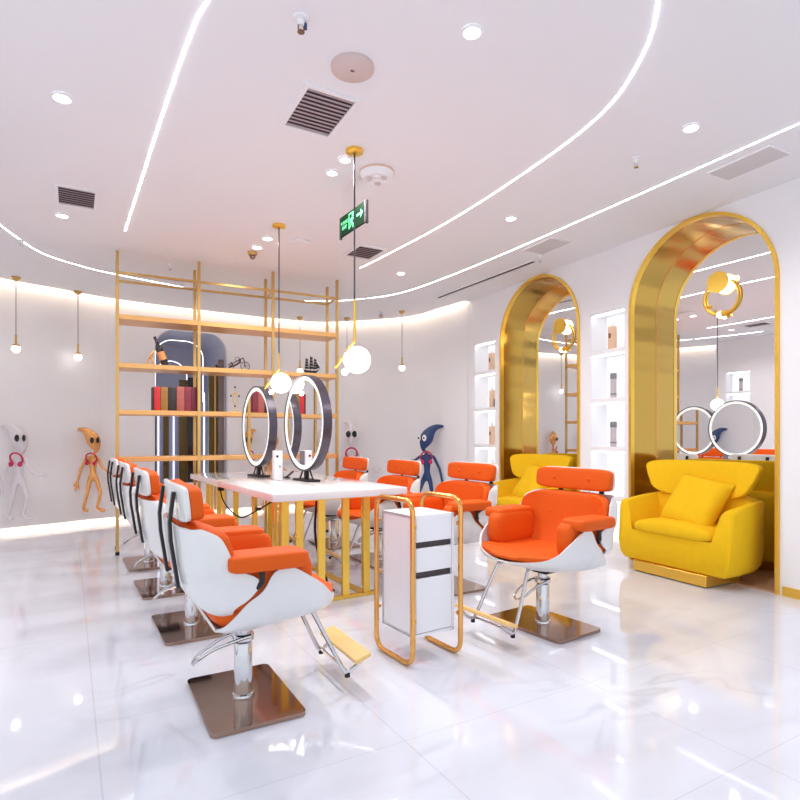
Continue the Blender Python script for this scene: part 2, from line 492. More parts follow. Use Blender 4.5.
def wall_strip(bm, i, zb0, zb1):
    a, b = fine[i], fine[i + 1]
    t = (b - a).normalized(); n = Vector((-t.y, t.x, 0)) * 0.06
    q = [(a, zb0), (b, zb1), (b, 3.5), (a, 3.5)]
    f = [bm.verts.new((p.x, p.y, z)) for p, z in q]; g = [bm.verts.new((p.x + n.x, p.y + n.y, z)) for p, z in q]
    bm.faces.new(f); bm.faces.new(g[::-1])
    bm.faces.new((f[0], g[0], g[1], f[1]))
for i in range(len(fine) - 1):
    if di0 <= i < di1: wall_strip(bm, i, dtop[i], dtop[i + 1])
    else: wall_strip(bm, i, WB, WB)
bmesh.ops.remove_doubles(bm, verts=bm.verts[:], dist=0.0005)
struct(finish(bm, 'wall_back', 'wall', smooth=True, ang=30), 'curved pale back wall floating on a band of light', 'wall')
# recessed plinth under the wall
bm = NB()
pl = offs(edge_c, 0.24)
g = [[(p.x, p.y, z) for p in pl] for z in (0.0, 0.5)]
sheet(bm, g, 0.02); struct(finish(bm, 'baseboard_back', 'wall'), 'recessed plinth under the curved wall', 'baseboard')

def ribbon(name, curve, z, w, h, m, label, vertical=False, cat='light strip', group=None):
    bm = NB(); a = offs(curve, -w / 2); b = offs(curve, w / 2)
    v = [[bm.verts.new((p.x, p.y, zz)) for p in c] for c, zz in ((a, z), (b, z), (b, z + h), (a, z + h))]
    n = len(curve)
    for q in range(4):
        r0, r1 = v[q], v[(q + 1) % 4]
        for i in range(n - 1): bm.faces.new((r0[i], r0[i + 1], r1[i + 1], r1[i]))
    bm.faces.new([v[q][0] for q in range(4)]); bm.faces.new([v[q][-1] for q in range(4)][::-1])
    return tag(finish(bm, name, m, smooth=False), label, cat, group)
ribbon('cove_light', offs(edge_c, 0.035), ZC + 0.06, 0.03, 0.02, 'cove', 'hidden warm strip glowing along the top of the curved back wall')
low_c = [p for p in offs(edge_c, 0.19)]
ribbon('floor_light', low_c, 0.012, 0.03, 0.03, 'cove_low', 'warm light band glowing under the curved back wall')

# LED lines in the ceiling
def sm(pts, n=10): return catmull([(x * k, y * k, 0) for x, y in pts], n)
ribbon('ceiling_light_line', sm([(-1.02, 5.4), (-0.97, 5.8), (-0.886, 6.148), (-0.649, 6.859), (-0.308, 7.2), (0.042, 7.387), (1.025, 7.68), (2.072, 7.70), (2.601, 7.55), (3.014, 7.24), (3.396, 6.651), (3.56, 5.645), (3.648, 4.205), (3.713, 1.949), (3.76, 0.3), (3.78, -1.0)]), ZC - 0.003, 0.0095, 0.01, 'strip', 'long outer white light line curving round the ceiling near the walls')
ribbon('ceiling_light_line', sm([(0.115, 5.803), (0.2, 4.6), (0.263, 3.699), (0.333, 2.841), (0.376, 2.571), (0.48, 2.1), (0.75, 1.65), (1.2, 1.36), (1.7, 1.4), (2.118, 1.682), (2.374, 1.99), (2.57, 2.438), (2.645, 3.143), (2.650, 4.254), (2.55, 5.4), (2.493, 5.872)]), ZC - 0.003, 0.0095, 0.01, 'strip', 'inner U-shaped white light line sweeping across the ceiling')

# right wall with two arches and two columns of display compartments
def arch_pts(y0, y1, zs, n=28, z0=0.0, grow=0.0):
    c = (y0 + y1) / 2; r = (y1 - y0) / 2 + grow
    pts = [(c - r, z0)]
    for i in range(n + 1):
        a = math.pi - math.pi * i / n
        pts.append((c + r * math.cos(a), zs + r * math.sin(a)))
    pts.append((c + r, z0))
    return pts
ARCH = [(2.545, 3.895), (4.605, 5.965)]
ZS = 2.418
NICHE = [(3.985, 4.44), (6.11, 6.595)]
COMP = [(2.10, 2.49), (1.60, 2.053), (1.10, 1.553), (0.60, 1.053), (0.13, 0.553)]
bm = NB(); edges = []
def loop(pts):
    vs = [bm.verts.new((XW, y, z)) for y, z in pts]
    for i in range(len(vs)): edges.append(bm.edges.new((vs[i], vs[(i + 1) % len(vs)])))
outer = [(-1.2, 0.0)]
for y0, y1 in ARCH: outer += arch_pts(y0, y1, ZS)
outer += [(6.745, 0.0), (6.745, 3.5), (-1.2, 3.5)]
loop(outer)
for y0, y1 in NICHE: loop([(y0, COMP[-1][0]), (y1, COMP[-1][0]), (y1, COMP[0][1]), (y0, COMP[0][1])])
bmesh.ops.triangle_fill(bm, use_beauty=True, use_dissolve=False, edges=edges)
fs = bm.faces[:]
ex = bmesh.ops.extrude_face_region(bm, geom=fs)
for v in [g for g in ex['geom'] if isinstance(g, bmesh.types.BMVert)]: v.co.x += 0.05
struct(finish(bm, 'wall_right', 'wall', smooth=False), 'white right wall with arches and display recesses', 'wall')
# end return of the right wall at its far corner
bm = NB(); box(bm, (XW + 0.375, 6.742, 1.75), (0.65, 0.006, 3.5)); struct(finish(bm, 'trim_2', 'wall', smooth=False), 'far end return of the right wall', 'trim')
# gold strip at the foot of the wall
bm = NB()
box(bm, (XW - 0.006, 0.65, 0.035), (0.012, 3.70, 0.07))
struct(finish(bm, 'baseboard_right', 'frame_gold', smooth=False), 'gold strip at the foot of the right wall', 'baseboard')

# left wall (seen only in the mirrors) with its own display recess
bm = NB(); edges = []
def loopL(pts):
    vs = [bm.verts.new((-1.55, y, z)) for y, z in pts]
    for i in range(len(vs)): edges.append(bm.edges.new((vs[i], vs[(i + 1) % len(vs)])))
loopL([(3.2, 0), (6.55, 0), (6.55, 3.5), (3.2, 3.5)])
LN = (5.9, 6.36)
loopL([(LN[0], 0.13), (LN[1], 0.13), (LN[1], 2.49), (LN[0], 2.49)])
bmesh.ops.triangle_fill(bm, use_beauty=True, use_dissolve=False, edges=edges)
ex = bmesh.ops.extrude_face_region(bm, geom=bm.faces[:])
for v in [g for g in ex['geom'] if isinstance(g, bmesh.types.BMVert)]: v.co.x -= 0.05
struct(finish(bm, 'wall_left', 'wall', smooth=False), 'white left wall with a display recess', 'wall')

# ------------------------------------------------------------------ display cases in the walls
def display_case(y0, y1, label, sgn=1, x=XW):
    t = thing('display_case', label, 'wall shelf', (x, (y0 + y1) / 2, COMP[-1][0]), 0 if sgn > 0 else math.pi, 'lit display cases in the walls')
    zb = COMP[-1][0]; w = y1 - y0; D = 0.24; H = COMP[0][1] - zb
    bm = NB(); g = 0.012
    box(bm, (D + 0.006, 0, H / 2), (g, w, H)); box(bm, (D / 2 + 0.004, -w / 2 + g / 2, H / 2), (D - 0.008, g, H)); box(bm, (D / 2 + 0.004, w / 2 - g / 2, H / 2), (D - 0.008, g, H))
    box(bm, (D / 2 + 0.004, 0, H - g / 2), (D - 0.008, w, g)); box(bm, (D / 2 + 0.004, 0, g / 2), (D - 0.008, w, g))
    finish(bm, 'case_liner', 'white_board', t, smooth=False)
    for i in range(len(COMP) - 1):
        zt = COMP[i][0] - zb; z2 = COMP[i + 1][1] - zb
        bm = NB(); box(bm, (D / 2, 0, (zt + z2) / 2), (D - 0.004, w - 0.001, zt - z2)); finish(bm, 'shelf_board', 'wall', t, smooth=False)
    for (a, b) in COMP:
        bm = NB(); box(bm, (D - 0.004, 0, (a + b) / 2 - zb), (0.006, w - 0.03, b - a - 0.004)); finish(bm, 'light_panel', 'niche_panel', t, smooth=False)
        bm = NB(); box(bm, (0.03, 0, b - zb - (0.02 if b == COMP[0][1] else 0.008)), (0.03, w - 0.06, 0.012)); finish(bm, 'light_strip', 'niche_led', t, smooth=False)
    return t
display_case(*NICHE[0], 'lit white display case between the two golden arches')
display_case(*NICHE[1], 'lit white display case beside the far arch at the wall corner')
display_case(*LN, 'lit display case in the left wall seen in the big mirror', -1, -1.55)

def bottle(kind, x, y, z, label, rz=0.0):
    t = thing('bottle', label, 'bottle', (x, y, z), rz, 'bottles in the display cases')
    if kind == 'tan':
        bm = NB(); box(bm, (0, 0, 0.125), (0.062, 0.085, 0.25), 0.016, 3); finish(bm, 'bottle_body', 'bottle_tan', t)
        bm = NB(); lathe(bm, [(0.018, 0.25), (0.018, 0.285), (0.015, 0.3), (0, 0.3)], 16); finish(bm, 'cap', 'white_plastic', t)
        bm = NB(); box(bm, (-0.032, 0.005, 0.15), (0.003, 0.03, 0.05), 0.001, 1); finish(bm, 'printed_mark', 'label_brown', t)
    elif kind == 'set':
        bm = NB(); box(bm, (0, 0, 0.12), (0.06, 0.07, 0.24), 0.014, 3); finish(bm, 'bottle_body', 'bottle_tan', t)
        bm = NB(); lathe(bm, [(0.02, 0.24), (0.02, 0.28), (0.012, 0.295), (0, 0.295)], 16); finish(bm, 'cap', 'white_plastic', t)
        bm = NB(); sup(bm, (0.01, -0.055, 0.06), (0.02, 0.02, 0.06), 0.4, 1, 16, 8); finish(bm, 'side_pump', 'bottle_dark', t)
    else:
        bm = NB(); lathe(bm, [(0, 0), (0.03, 0), (0.032, 0.01), (0.032, 0.19), (0.03, 0.2), (0, 0.2)], 22); finish(bm, 'bottle_body', 'bottle_grey', t)
        bm = NB(); lathe(bm, [(0.033, 0.2), (0.034, 0.205), (0.034, 0.25), (0.03, 0.26), (0, 0.26)], 22); finish(bm, 'cap', 'bottle_dark', t)
        bm = NB(); lathe(bm, [(0.0335, 0.035), (0.0335, 0.05), (0.0, 0.05), (0, 0.035)], 22); finish(bm, 'base_band', 'bottle_dark', t)
    return t
xb = XW + 0.1
words = ['top', 'second', 'third', 'fourth']
ex0 = COMP
bottle('tan', xb, 4.23, COMP[0][0], 'tan bottle with white cap on the top shelf between the arches')
bottle('grey', xb, 4.215, COMP[1][0], 'slim grey bottle on the second shelf down between the arches')
bottle('grey', xb, 4.215, COMP[2][0], 'slim grey bottle on the third shelf down between the arches')
bottle('tan', xb, 6.32, COMP[0][0], 'tan bottle on the top shelf of the case by the wall corner')
bottle('set', xb, 6.31, COMP[1][0], 'tan bottle with dark side pump on second shelf by the wall corner')
bottle('tan', xb, 6.31, COMP[2][0], 'tan bottle with brown print on third shelf by the wall corner')
bottle('tan', xb, 6.30, COMP[3][0], 'tan bottle on the fourth shelf by the wall corner, low behind the orange chair')
bottle('grey', -1.65, 6.12, COMP[0][0], 'slim grey bottle on the top shelf of the left wall case seen in mirror', math.pi)
bottle('set', -1.65, 6.08, COMP[2][0], 'tan bottle with side pump in the left wall case, inside the round mirror reflection', math.pi)
bottle('tan', -1.65, 6.08, COMP[3][0], 'tan bottle low in the left wall case, inside the round mirror reflection', math.pi)

# ------------------------------------------------------------------ arched brass alcoves
MROT = (3.5, 8.0)
def alcove(y0, y1, label, mrot):
    c = (y0 + y1) / 2
    t = thing('arched_alcove', label, 'arch', (XW, c, 0), 0, 'brass arched alcoves in the right wall')
    hw = (y1 - y0) / 2; D1, D2 = 0.335 + math.tan(mrot) * (y1 - y0) / 2, 0.36 + math.tan(mrot) * (y1 - y0)
    pts = arch_pts(-hw + 0.002, hw - 0.002, ZS, 40)
    for a, b in ((0.012, D2),):
        bm = NB(); g = [[(x, y, z) for y, z in pts] for x in (a, b)]
        sheet(bm, g, 0.004); finish(bm, 'brass_lining', 'brass', t, ang=30)
    bm = NB(); g = [[(x - math.tan(mrot) * y, y * 0.997, z * 0.999) for y, z in pts] for x in (D1, D1 + 0.008)]
    sheet(bm, g, 0.003); finish(bm, 'mirror_edging', 'gold_tube', t, ang=30)
    bm = NB(); inn = arch_pts(-hw + 0.004, hw - 0.004, ZS, 40); out = arch_pts(-hw - 0.024, hw + 0.024, ZS, 40)
    vi = [[bm.verts.new((x, y, z)) for y, z in inn] for x in (-0.02, 0.03)]; vo = [[bm.verts.new((x, y, z)) for y, z in out] for x in (-0.02, -0.0005)]
    for i in range(len(inn) - 1):
        bm.faces.new((vi[0][i], vi[0][i + 1], vo[0][i + 1], vo[0][i])); bm.faces.new((vi[1][i], vi[1][i + 1], vi[0][i + 1], vi[0][i])); bm.faces.new((vo[0][i], vo[0][i + 1], vo[1][i + 1], vo[1][i]))
    finish(bm, 'arch_frame', 'frame_gold', t, ang=40)
    bm = NB(); mp = arch_pts(-hw - 0.01, hw + 0.01, ZS, 40, 0.012)
    f = [bm.verts.new((D1 + 0.011 - math.tan(mrot) * y, y, z)) for y, z in mp]; bk = [bm.verts.new((D1 + 0.035 - math.tan(mrot) * y, y, z)) for y, z in mp]
    bm.faces.new(f); bm.faces.new(bk[::-1])
    for i in range(len(mp)):
        j = (i + 1) % len(mp); bm.faces.new((f[i], f[j], bk[j], bk[i]))
    finish(bm, 'mirror_panel', 'mirror', t, smooth=False)
    bm = NB(); box(bm, (D2 / 2, 0, 0.006), (D2, 2 * hw - 0.01, 0.012)); finish(bm, 'floor_board', 'wood_floor', t, smooth=False)
    return t
alcove(*ARCH[0], 'nearer golden arched alcove with mirror, at the right of the photo', R(MROT[0]))
alcove(*ARCH[1], 'farther golden arched alcove with mirror, between the two bottle cases', R(MROT[1]))

def wall_lamp(k, y, z, label):
    y0, y1 = ARCH[k]; a = R(MROT[k])
    loc = (XW + 0.335 + math.tan(a) * (y1 - y) + 0.005, y, z)
    t = thing('wall_lamp', label, 'wall lamp', loc, a, 'gold ring wall lamps on the alcove mirrors')
    bm = NB(); cyl(bm, (-0.028, 0, 0.13), (-0.001, 0, 0.13), 0.02, n=16); cyl(bm, (-0.075, 0, 0.13), (-0.06, 0, 0.13), 0.095, n=36); finish(bm, 'gold_disc', 'gold_bar', t)
    bm = NB(); cyl(bm, (-0.06, -0.0, 0.13), (-0.028, -0.0, 0.13), 0.085, n=36); finish(bm, 'glowing_back', 'globe', t)
    bm = NB(); tube(bm, [(-0.016, 0.158 * math.cos(a), 0.158 * math.sin(a)) for a in [2 * math.pi * i / 48 for i in range(48)]], 0.011, 10, True); finish(bm, 'ring', 'gold_bar', t)
    bm = NB(); cyl(bm, (-0.03, -0.055, -0.148), (-0.03, -0.018, -0.158), 0.028, n=18); cyl(bm, (-0.016, 0.10, -0.06), (-0.016, 0.147, -0.06), 0.012, n=12); finish(bm, 'bulb_socket', 'gold_bar', t)
    bm = NB(); sph(bm, (-0.03, 0.0, -0.158), 0.03, 18); finish(bm, 'bulb', 'bulb', t)
    return t
wall_lamp(0, 3.23, 2.46, 'gold ring wall lamp on the mirror of the nearer arch')
wall_lamp(1, 5.30, 2.43, 'gold ring wall lamp on the mirror of the farther arch')

# ------------------------------------------------------------------ doorway in the curved wall
da, db = fine[di0], fine[di1]
ux = (db - da).normalized(); ny = Vector((-ux.y, ux.x, 0)); DW = (db - da).length
dr = thing('door_1', 'round topped doorway with light lines behind the gold shelf', 'doorway', tuple((da + db) / 2), math.atan2(ux.y, ux.x)); dr['kind'] = 'structure'
def door_outline(w, top, rad, z0=0.0, n=10):
    pts = [(-w / 2, z0)]
    for i in range(n + 1):
        a = math.pi - math.pi / 2 * i / n; pts.append((-w / 2 + rad + rad * math.cos(a), top - rad + rad * math.sin(a)))
    for i in range(n + 1):
        a = math.pi / 2 - math.pi / 2 * i / n; pts.append((w / 2 - rad + rad * math.cos(a), top - rad + rad * math.sin(a)))
    pts.append((w / 2, z0)); return pts
do = door_outline(DW, DTOP, DRAD)
bm = NB(); sheet(bm, [[(x, y, z) for x, z in do] for y in (0.03, 1.5)], 0.01); finish(bm, 'passage_lining', 'door_void', dr)
bm = NB(); f = [bm.verts.new((x, 1.5, z)) for x, z in do]; bm.faces.new(f); finish(bm, 'passage_end', 'door_void', dr, smooth=False)
for yy, w, top in ((0.35, DW - 0.34, DTOP - 0.1), (0.95, DW - 0.55, DTOP - 0.35)):
    o2 = door_outline(w, top, 0.26)
    bm = NB(); tube(bm, [(x - 0.1, yy, z) for x, z in o2], 0.006, 8); finish(bm, 'light_hoop', 'corridor_led', dr)
def dpanel(x0, x1, y, z1, m, nm='standing_panel'):
    bm = NB(); box(bm, ((x0 + x1) / 2, y, z1 / 2), (x1 - x0, 0.03, z1)); finish(bm, nm, m, dr, smooth=False)
e = lambda p: -DW / 2 + DW * (p - 155) / 72.0
dpanel(e(155.5), e(157.5), 0.10, 1.75, 'door_black')
dpanel(e(157.5), e(167), 0.30, 1.95, 'slate')
dpanel(e(167), e(172), 0.28, 1.85, 'dark_gold')
dpanel(e(172), e(182), 0.30, 1.95, 'slate')
dpanel(e(182), e(190), 0.24, 2.08, 'dark_gold')
dpanel(e(190), e(200.5), 0.20, 2.12, 'door_black')
dpanel(e(201), e(210.5), 0.30, 1.75, 'slate')
dpanel(e(211), e(216.5), 0.16, 2.28, 'dark_gold')
dpanel(e(216.5), e(218), 0.14, 2.31, 'shelf_gold')
dpanel(e(218), e(220.5), 0.16, 2.34, 'dark_gold')
dpanel(e(220.5), e(226), 0.12, 2.42, 'taupe')
for p in (162, 177, 208.5):
    bm = NB(); box(bm, (e(p), 0.275, 0.95), (0.014, 0.012, 1.9)); finish(bm, 'light_line', 'corridor_led', dr, smooth=False)

# ------------------------------------------------------------------ gold display shelf
XS = [0.058, 0.845, 1.649, 2.426]; YF, YB = 6.42, 6.77
sh = thing('display_shelf', 'tall open gold metal shelf unit with wooden boards, in front of the curved wall', 'shelf', (1.25, 6.595, 0))
sx = lambda x: x - 1.25
for x in XS:
    for y in (YF - 6.595, YB - 6.595):
        bm = NB(); box(bm, (sx(x), y, 1.56), (0.03, 0.03, 3.06)); p = finish(bm, 'post', 'shelf_gold', sh, smooth=False)
        bm = NB(); cyl(bm, (sx(x), y, 0), (sx(x), y, 0.035), 0.02, n=14); finish(bm, 'foot', 'rubber', p)
for z in (2.40, 1.906, 1.428, 0.946):
    bm = NB(); box(bm, (sx((XS[0] + XS[-1]) / 2), 0, z + 0.025), (XS[-1] - XS[0] + 0.03, YB - YF + 0.02, 0.05), 0.004, 1)
    finish(bm, 'shelf_board', 'shelf_board', sh)
for y in (YF - 6.595, YB - 6.595):
    bm = NB(); box(bm, (sx((XS[0] + XS[-1]) / 2), y, 2.87), (XS[-1] - XS[0], 0.024, 0.024)); finish(bm, 'top_rail', 'shelf_gold', sh, smooth=False)
for x in XS:
    bm = NB(); box(bm, (sx(x), 0, 2.87), (0.022, YB - YF, 0.022)); finish(bm, 'cross_rail', 'shelf_gold', sh, smooth=False)

Z2, Z3 = 1.957, 1.479
def book(px0, px1, h, m, label):
    a = at_y(px0, 400, 6.47).x; b = at_y(px1, 400, 6.47).x; w = b - a - 0.003
    t = thing('book', label, 'book', ((a + b) / 2, 6.56, Z3), 0, 'old bound books on the gold shelf')
    bm = NB(); box(bm, (-w / 2 + 0.004, 0, h / 2), (0.008, 0.18, h)); box(bm, (w / 2 - 0.004, 0, h / 2), (0.008, 0.18, h)); box(bm, (0, -0.086, h / 2), (w, 0.014, h), 0.005, 2)
    for z in (0.2, 0.5, 0.8): box(bm, (0, -0.093, h * z), (w * 0.94, 0.005, 0.008))
    finish(bm, 'cover', m, t)
    bm = NB(); box(bm, (0, 0.003, h / 2), (w - 0.018, 0.16, h - 0.02)); finish(bm, 'pages', 'pages', t, smooth=False)
book(152, 153.9, 0.245, 'book_dark', 'thin dark book at the left end of the book row')
book(153.9, 160.6, 0.25, 'book_red', 'bright red book second from the left on the gold shelf')
book(160.6, 168.1, 0.25, 'book_gold', 'mottled golden brown book between the red and black books')
book(168.1, 176.5, 0.25, 'book_black', 'thick black book in the middle of the book row')
book(176.5, 184.7, 0.26, 'book_pink', 'faded pinkish brown book right of the black book')
book(184.7, 191.7, 0.262, 'book_maroon', 'mottled maroon book next to the pinkish book')
book(191.7, 197.4, 0.262, 'book_wine', 'dark wine red book at the right end beside the shelf post')

# wine bottle leaning in its holder
c = at_y(163, 362, 6.56)
t = thing('wine_bottle', 'black wine bottle with copper label leaning on the second shelf', 'bottle', (c.x + 0.025, 6.56, Z2 + 0.012))
rot = Matrix.Rotation(R(-20), 3, 'Y')
bm = NB(); lathe(bm, [(0, 0), (0.036, 0), (0.038, 0.006), (0.038, 0.18), (0.032, 0.205), (0.016, 0.235), (0.014, 0.30), (0.016, 0.302), (0.016, 0.318), (0, 0.318)], 24)
for v in bm.verts: v.co = rot @ v.co
finish(bm, 'glass_body', 'wine', t)
bm = NB(); lathe(bm, [(0.0388, 0.06), (0.0388, 0.15), (0, 0.15), (0, 0.06)], 24)
for v in bm.verts: v.co = rot @ v.co
finish(bm, 'label', 'wine_label', t)
c = at_y(149, 362, 6.56)
t = thing('bottle_holder', 'small gold bottle holder figure leaning against the wine bottle', 'holder', (c.x, 6.56, Z2))
bm = NB(); tube(bm, catmull([(-0.03, 0, 0.006), (0.0, 0, 0.07), (0.045, 0, 0.15), (0.075, 0, 0.17)], 5), 0.009, 8); tube(bm, catmull([(0.05, 0, 0.006), (0.03, 0, 0.06), (0.02, 0, 0.1)], 5), 0.008, 8)
tube(bm, [(-0.045, 0, 0.006), (0.075, 0, 0.006)], 0.006, 8); sph(bm, (0.02, 0, 0.11), 0.016, 12); finish(bm, 'figure', 'gold_tube', t)

# wire vehicle sculpture
c = at_y(238, 368, 6.58)
t = thing('wire_sculpture', 'dark wire vehicle sculpture on the second shelf board', 'ornament', (c.x, 6.58, Z2))
def ringpts(cx, cz, r, y=0, n=20): return [(cx + r * math.cos(2 * math.pi * i / n), y, cz + r * math.sin(2 * math.pi * i / n)) for i in range(n)]
bm = NB(); tube(bm, ringpts(0.08, 0.055, 0.05), 0.004, 6, True); tube(bm, ringpts(-0.075, 0.03, 0.026), 0.004, 6, True)
for a in range(4): tube(bm, [(0.08 - 0.05 * math.cos(a * .785), 0, 0.055 - 0.05 * math.sin(a * .785)), (0.08 + 0.05 * math.cos(a * .785), 0, 0.055 + 0.05 * math.sin(a * .785))], 0.002, 5)
finish(bm, 'wheels', 'black', t)
bm = NB(); tube(bm, catmull([(-0.11, 0, 0.06), (-0.04, 0.01, 0.09), (0.03, 0, 0.13), (0.06, 0, 0.14), (0.08, 0, 0.055)], 5), 0.006, 7); tube(bm, catmull([(-0.1, -0.02, 0.03), (-0.03, -0.02, 0.06), (0.03, -0.01, 0.1)], 5), 0.011, 7)
tube(bm, ringpts(-0.01, 0.13, 0.022), 0.003, 6, True); tube(bm, [(-0.08, 0, 0.09), (-0.05, 0, 0.05)], 0.008, 6); tube(bm, [(0.0, 0, 0.07), (0.02, 0, 0.14)], 0.004, 6); sph(bm, (0.02, 0, 0.12), 0.016, 10)
finish(bm, 'frame', 'book_dark', t)
# gold figurine stand
c = at_y(235, 409, 6.56)
t = thing('figurine', 'thin gold wire figurine standing on the third shelf board', 'ornament', (c.x, 6.56, Z3))
bm = NB(); cyl(bm, (0, 0, 0), (0, 0, 0.014), 0.03, n=20); cyl(bm, (0, 0, 0.014), (0, 0, 0.08), 0.005, n=8)
tube(bm, catmull([(0, 0, 0.08), (-0.025, 0, 0.15), (0, 0, 0.23), (0.0, 0, 0.27)], 6), 0.004, 7); tube(bm, catmull([(0, 0, 0.08), (0.025, 0, 0.15), (0, 0, 0.23)], 6), 0.004, 7)
tube(bm, catmull([(-0.045, 0, 0.19), (-0.02, 0, 0.21), (0, 0, 0.2), (0.02, 0, 0.21), (0.045, 0, 0.19)], 5), 0.004, 7); finish(bm, 'wire_body', 'gold_bar', t)
bm = NB()
for p in ((0, 0, 0.285), (-0.045, 0, 0.185), (0.045, 0, 0.185), (0, 0, 0.07)): sph(bm, p, 0.011, 10)
finish(bm, 'beads', 'black', t)
# model ship
c = at_y(310.5, 372, 6.58)
t = thing('model_ship', 'black model sailing ship on the second shelf at its right end', 'model ship', (c.x, 6.58, Z2))
bm = NB(); box(bm, (0, 0, 0.004), (0.13, 0.05, 0.008), 0.002, 1)
hull = [(-0.085, 0.05), (-0.06, 0.015), (0.065, 0.015), (0.1, 0.055), (0.06, 0.045), (-0.05, 0.045)]
prism(bm, hull, 0, lambda u, v, q: (u, -0.022 + 0.044 * q, v)); finish(bm, 'hull', 'black', t, smooth=False)
for i, (x, hh) in enumerate(((-0.055, 0.2), (0.0, 0.225), (0.05, 0.2))):
    bm = NB(); cyl(bm, (x, 0, 0.04), (x, 0, hh), 0.003, n=6); mk = finish(bm, 'mast', 'black', t)
    bm = NB()
    for q in range(4):
        z = 0.062 + q * (hh - 0.075) / 4; hw = 0.026 - q * 0.003; zt = z + (hh - 0.075) / 4 - 0.004
        sheet(bm, [[(x + 0.008 + hw * u, -0.012 * (1 - u * u) - 0.004, zz) for u in (-1, -0.5, 0, 0.5, 1)] for zz in (z, zt)], 0.002)
    finish(bm, 'sails', 'black', mk)
bm = NB(); tube(bm, [(0.08, 0, 0.05), (0.125, 0, 0.085)], 0.003, 6); prism(bm, [(0.07, 0.07), (0.12, 0.085), (0.075, 0.15)], 0, lambda u, v, q: (u, -0.001 + 0.002 * q, v)); finish(bm, 'jib', 'black', t, smooth=False)

# ------------------------------------------------------------------ alien sculptures on the curved wall
def wall_hit(px, back=0.13):
    best = None
    for p in fine:
        q = abs(px_of(p) - px)
        if p.y > 5 and (best is None or q < best[0]): best = (q, p)
    p = best[1]; d = p.x * FW[0] + p.y * FW[1]
    return d - back

def skin_figure(name, m, parent, J, Edg, root):
    me = bpy.data.meshes.new(name)
    names = list(J); idx = {n: i for i, n in enumerate(names)}
    me.from_pydata([J[n][0] for n in names], [(idx[a], idx[b]) for a, b in Edg], [])
    me.update()
    o = bpy.data.objects.new(name, me); COL.objects.link(o); o.parent = parent
    sk = o.modifiers.new('skin', 'SKIN'); sk.use_smooth_shade = True
    if not me.skin_vertices: me.attributes  # layer is created with the modifier below
    bpy.context.view_layer.objects.active = o
    if not me.skin_vertices:
        bpy.ops.mesh.customdata_skin_add()
    for n in names:
        v = me.skin_vertices[0].data[idx[n]]
        r = J[n][1]; v.radius = (r, r) if not isinstance(r, tuple) else r
        v.use_root = (n == root)
    ss = o.modifiers.new('smooth', 'SUBSURF'); ss.levels = 2; ss.render_levels = 2
    me.materials.append(M[m])
    return o

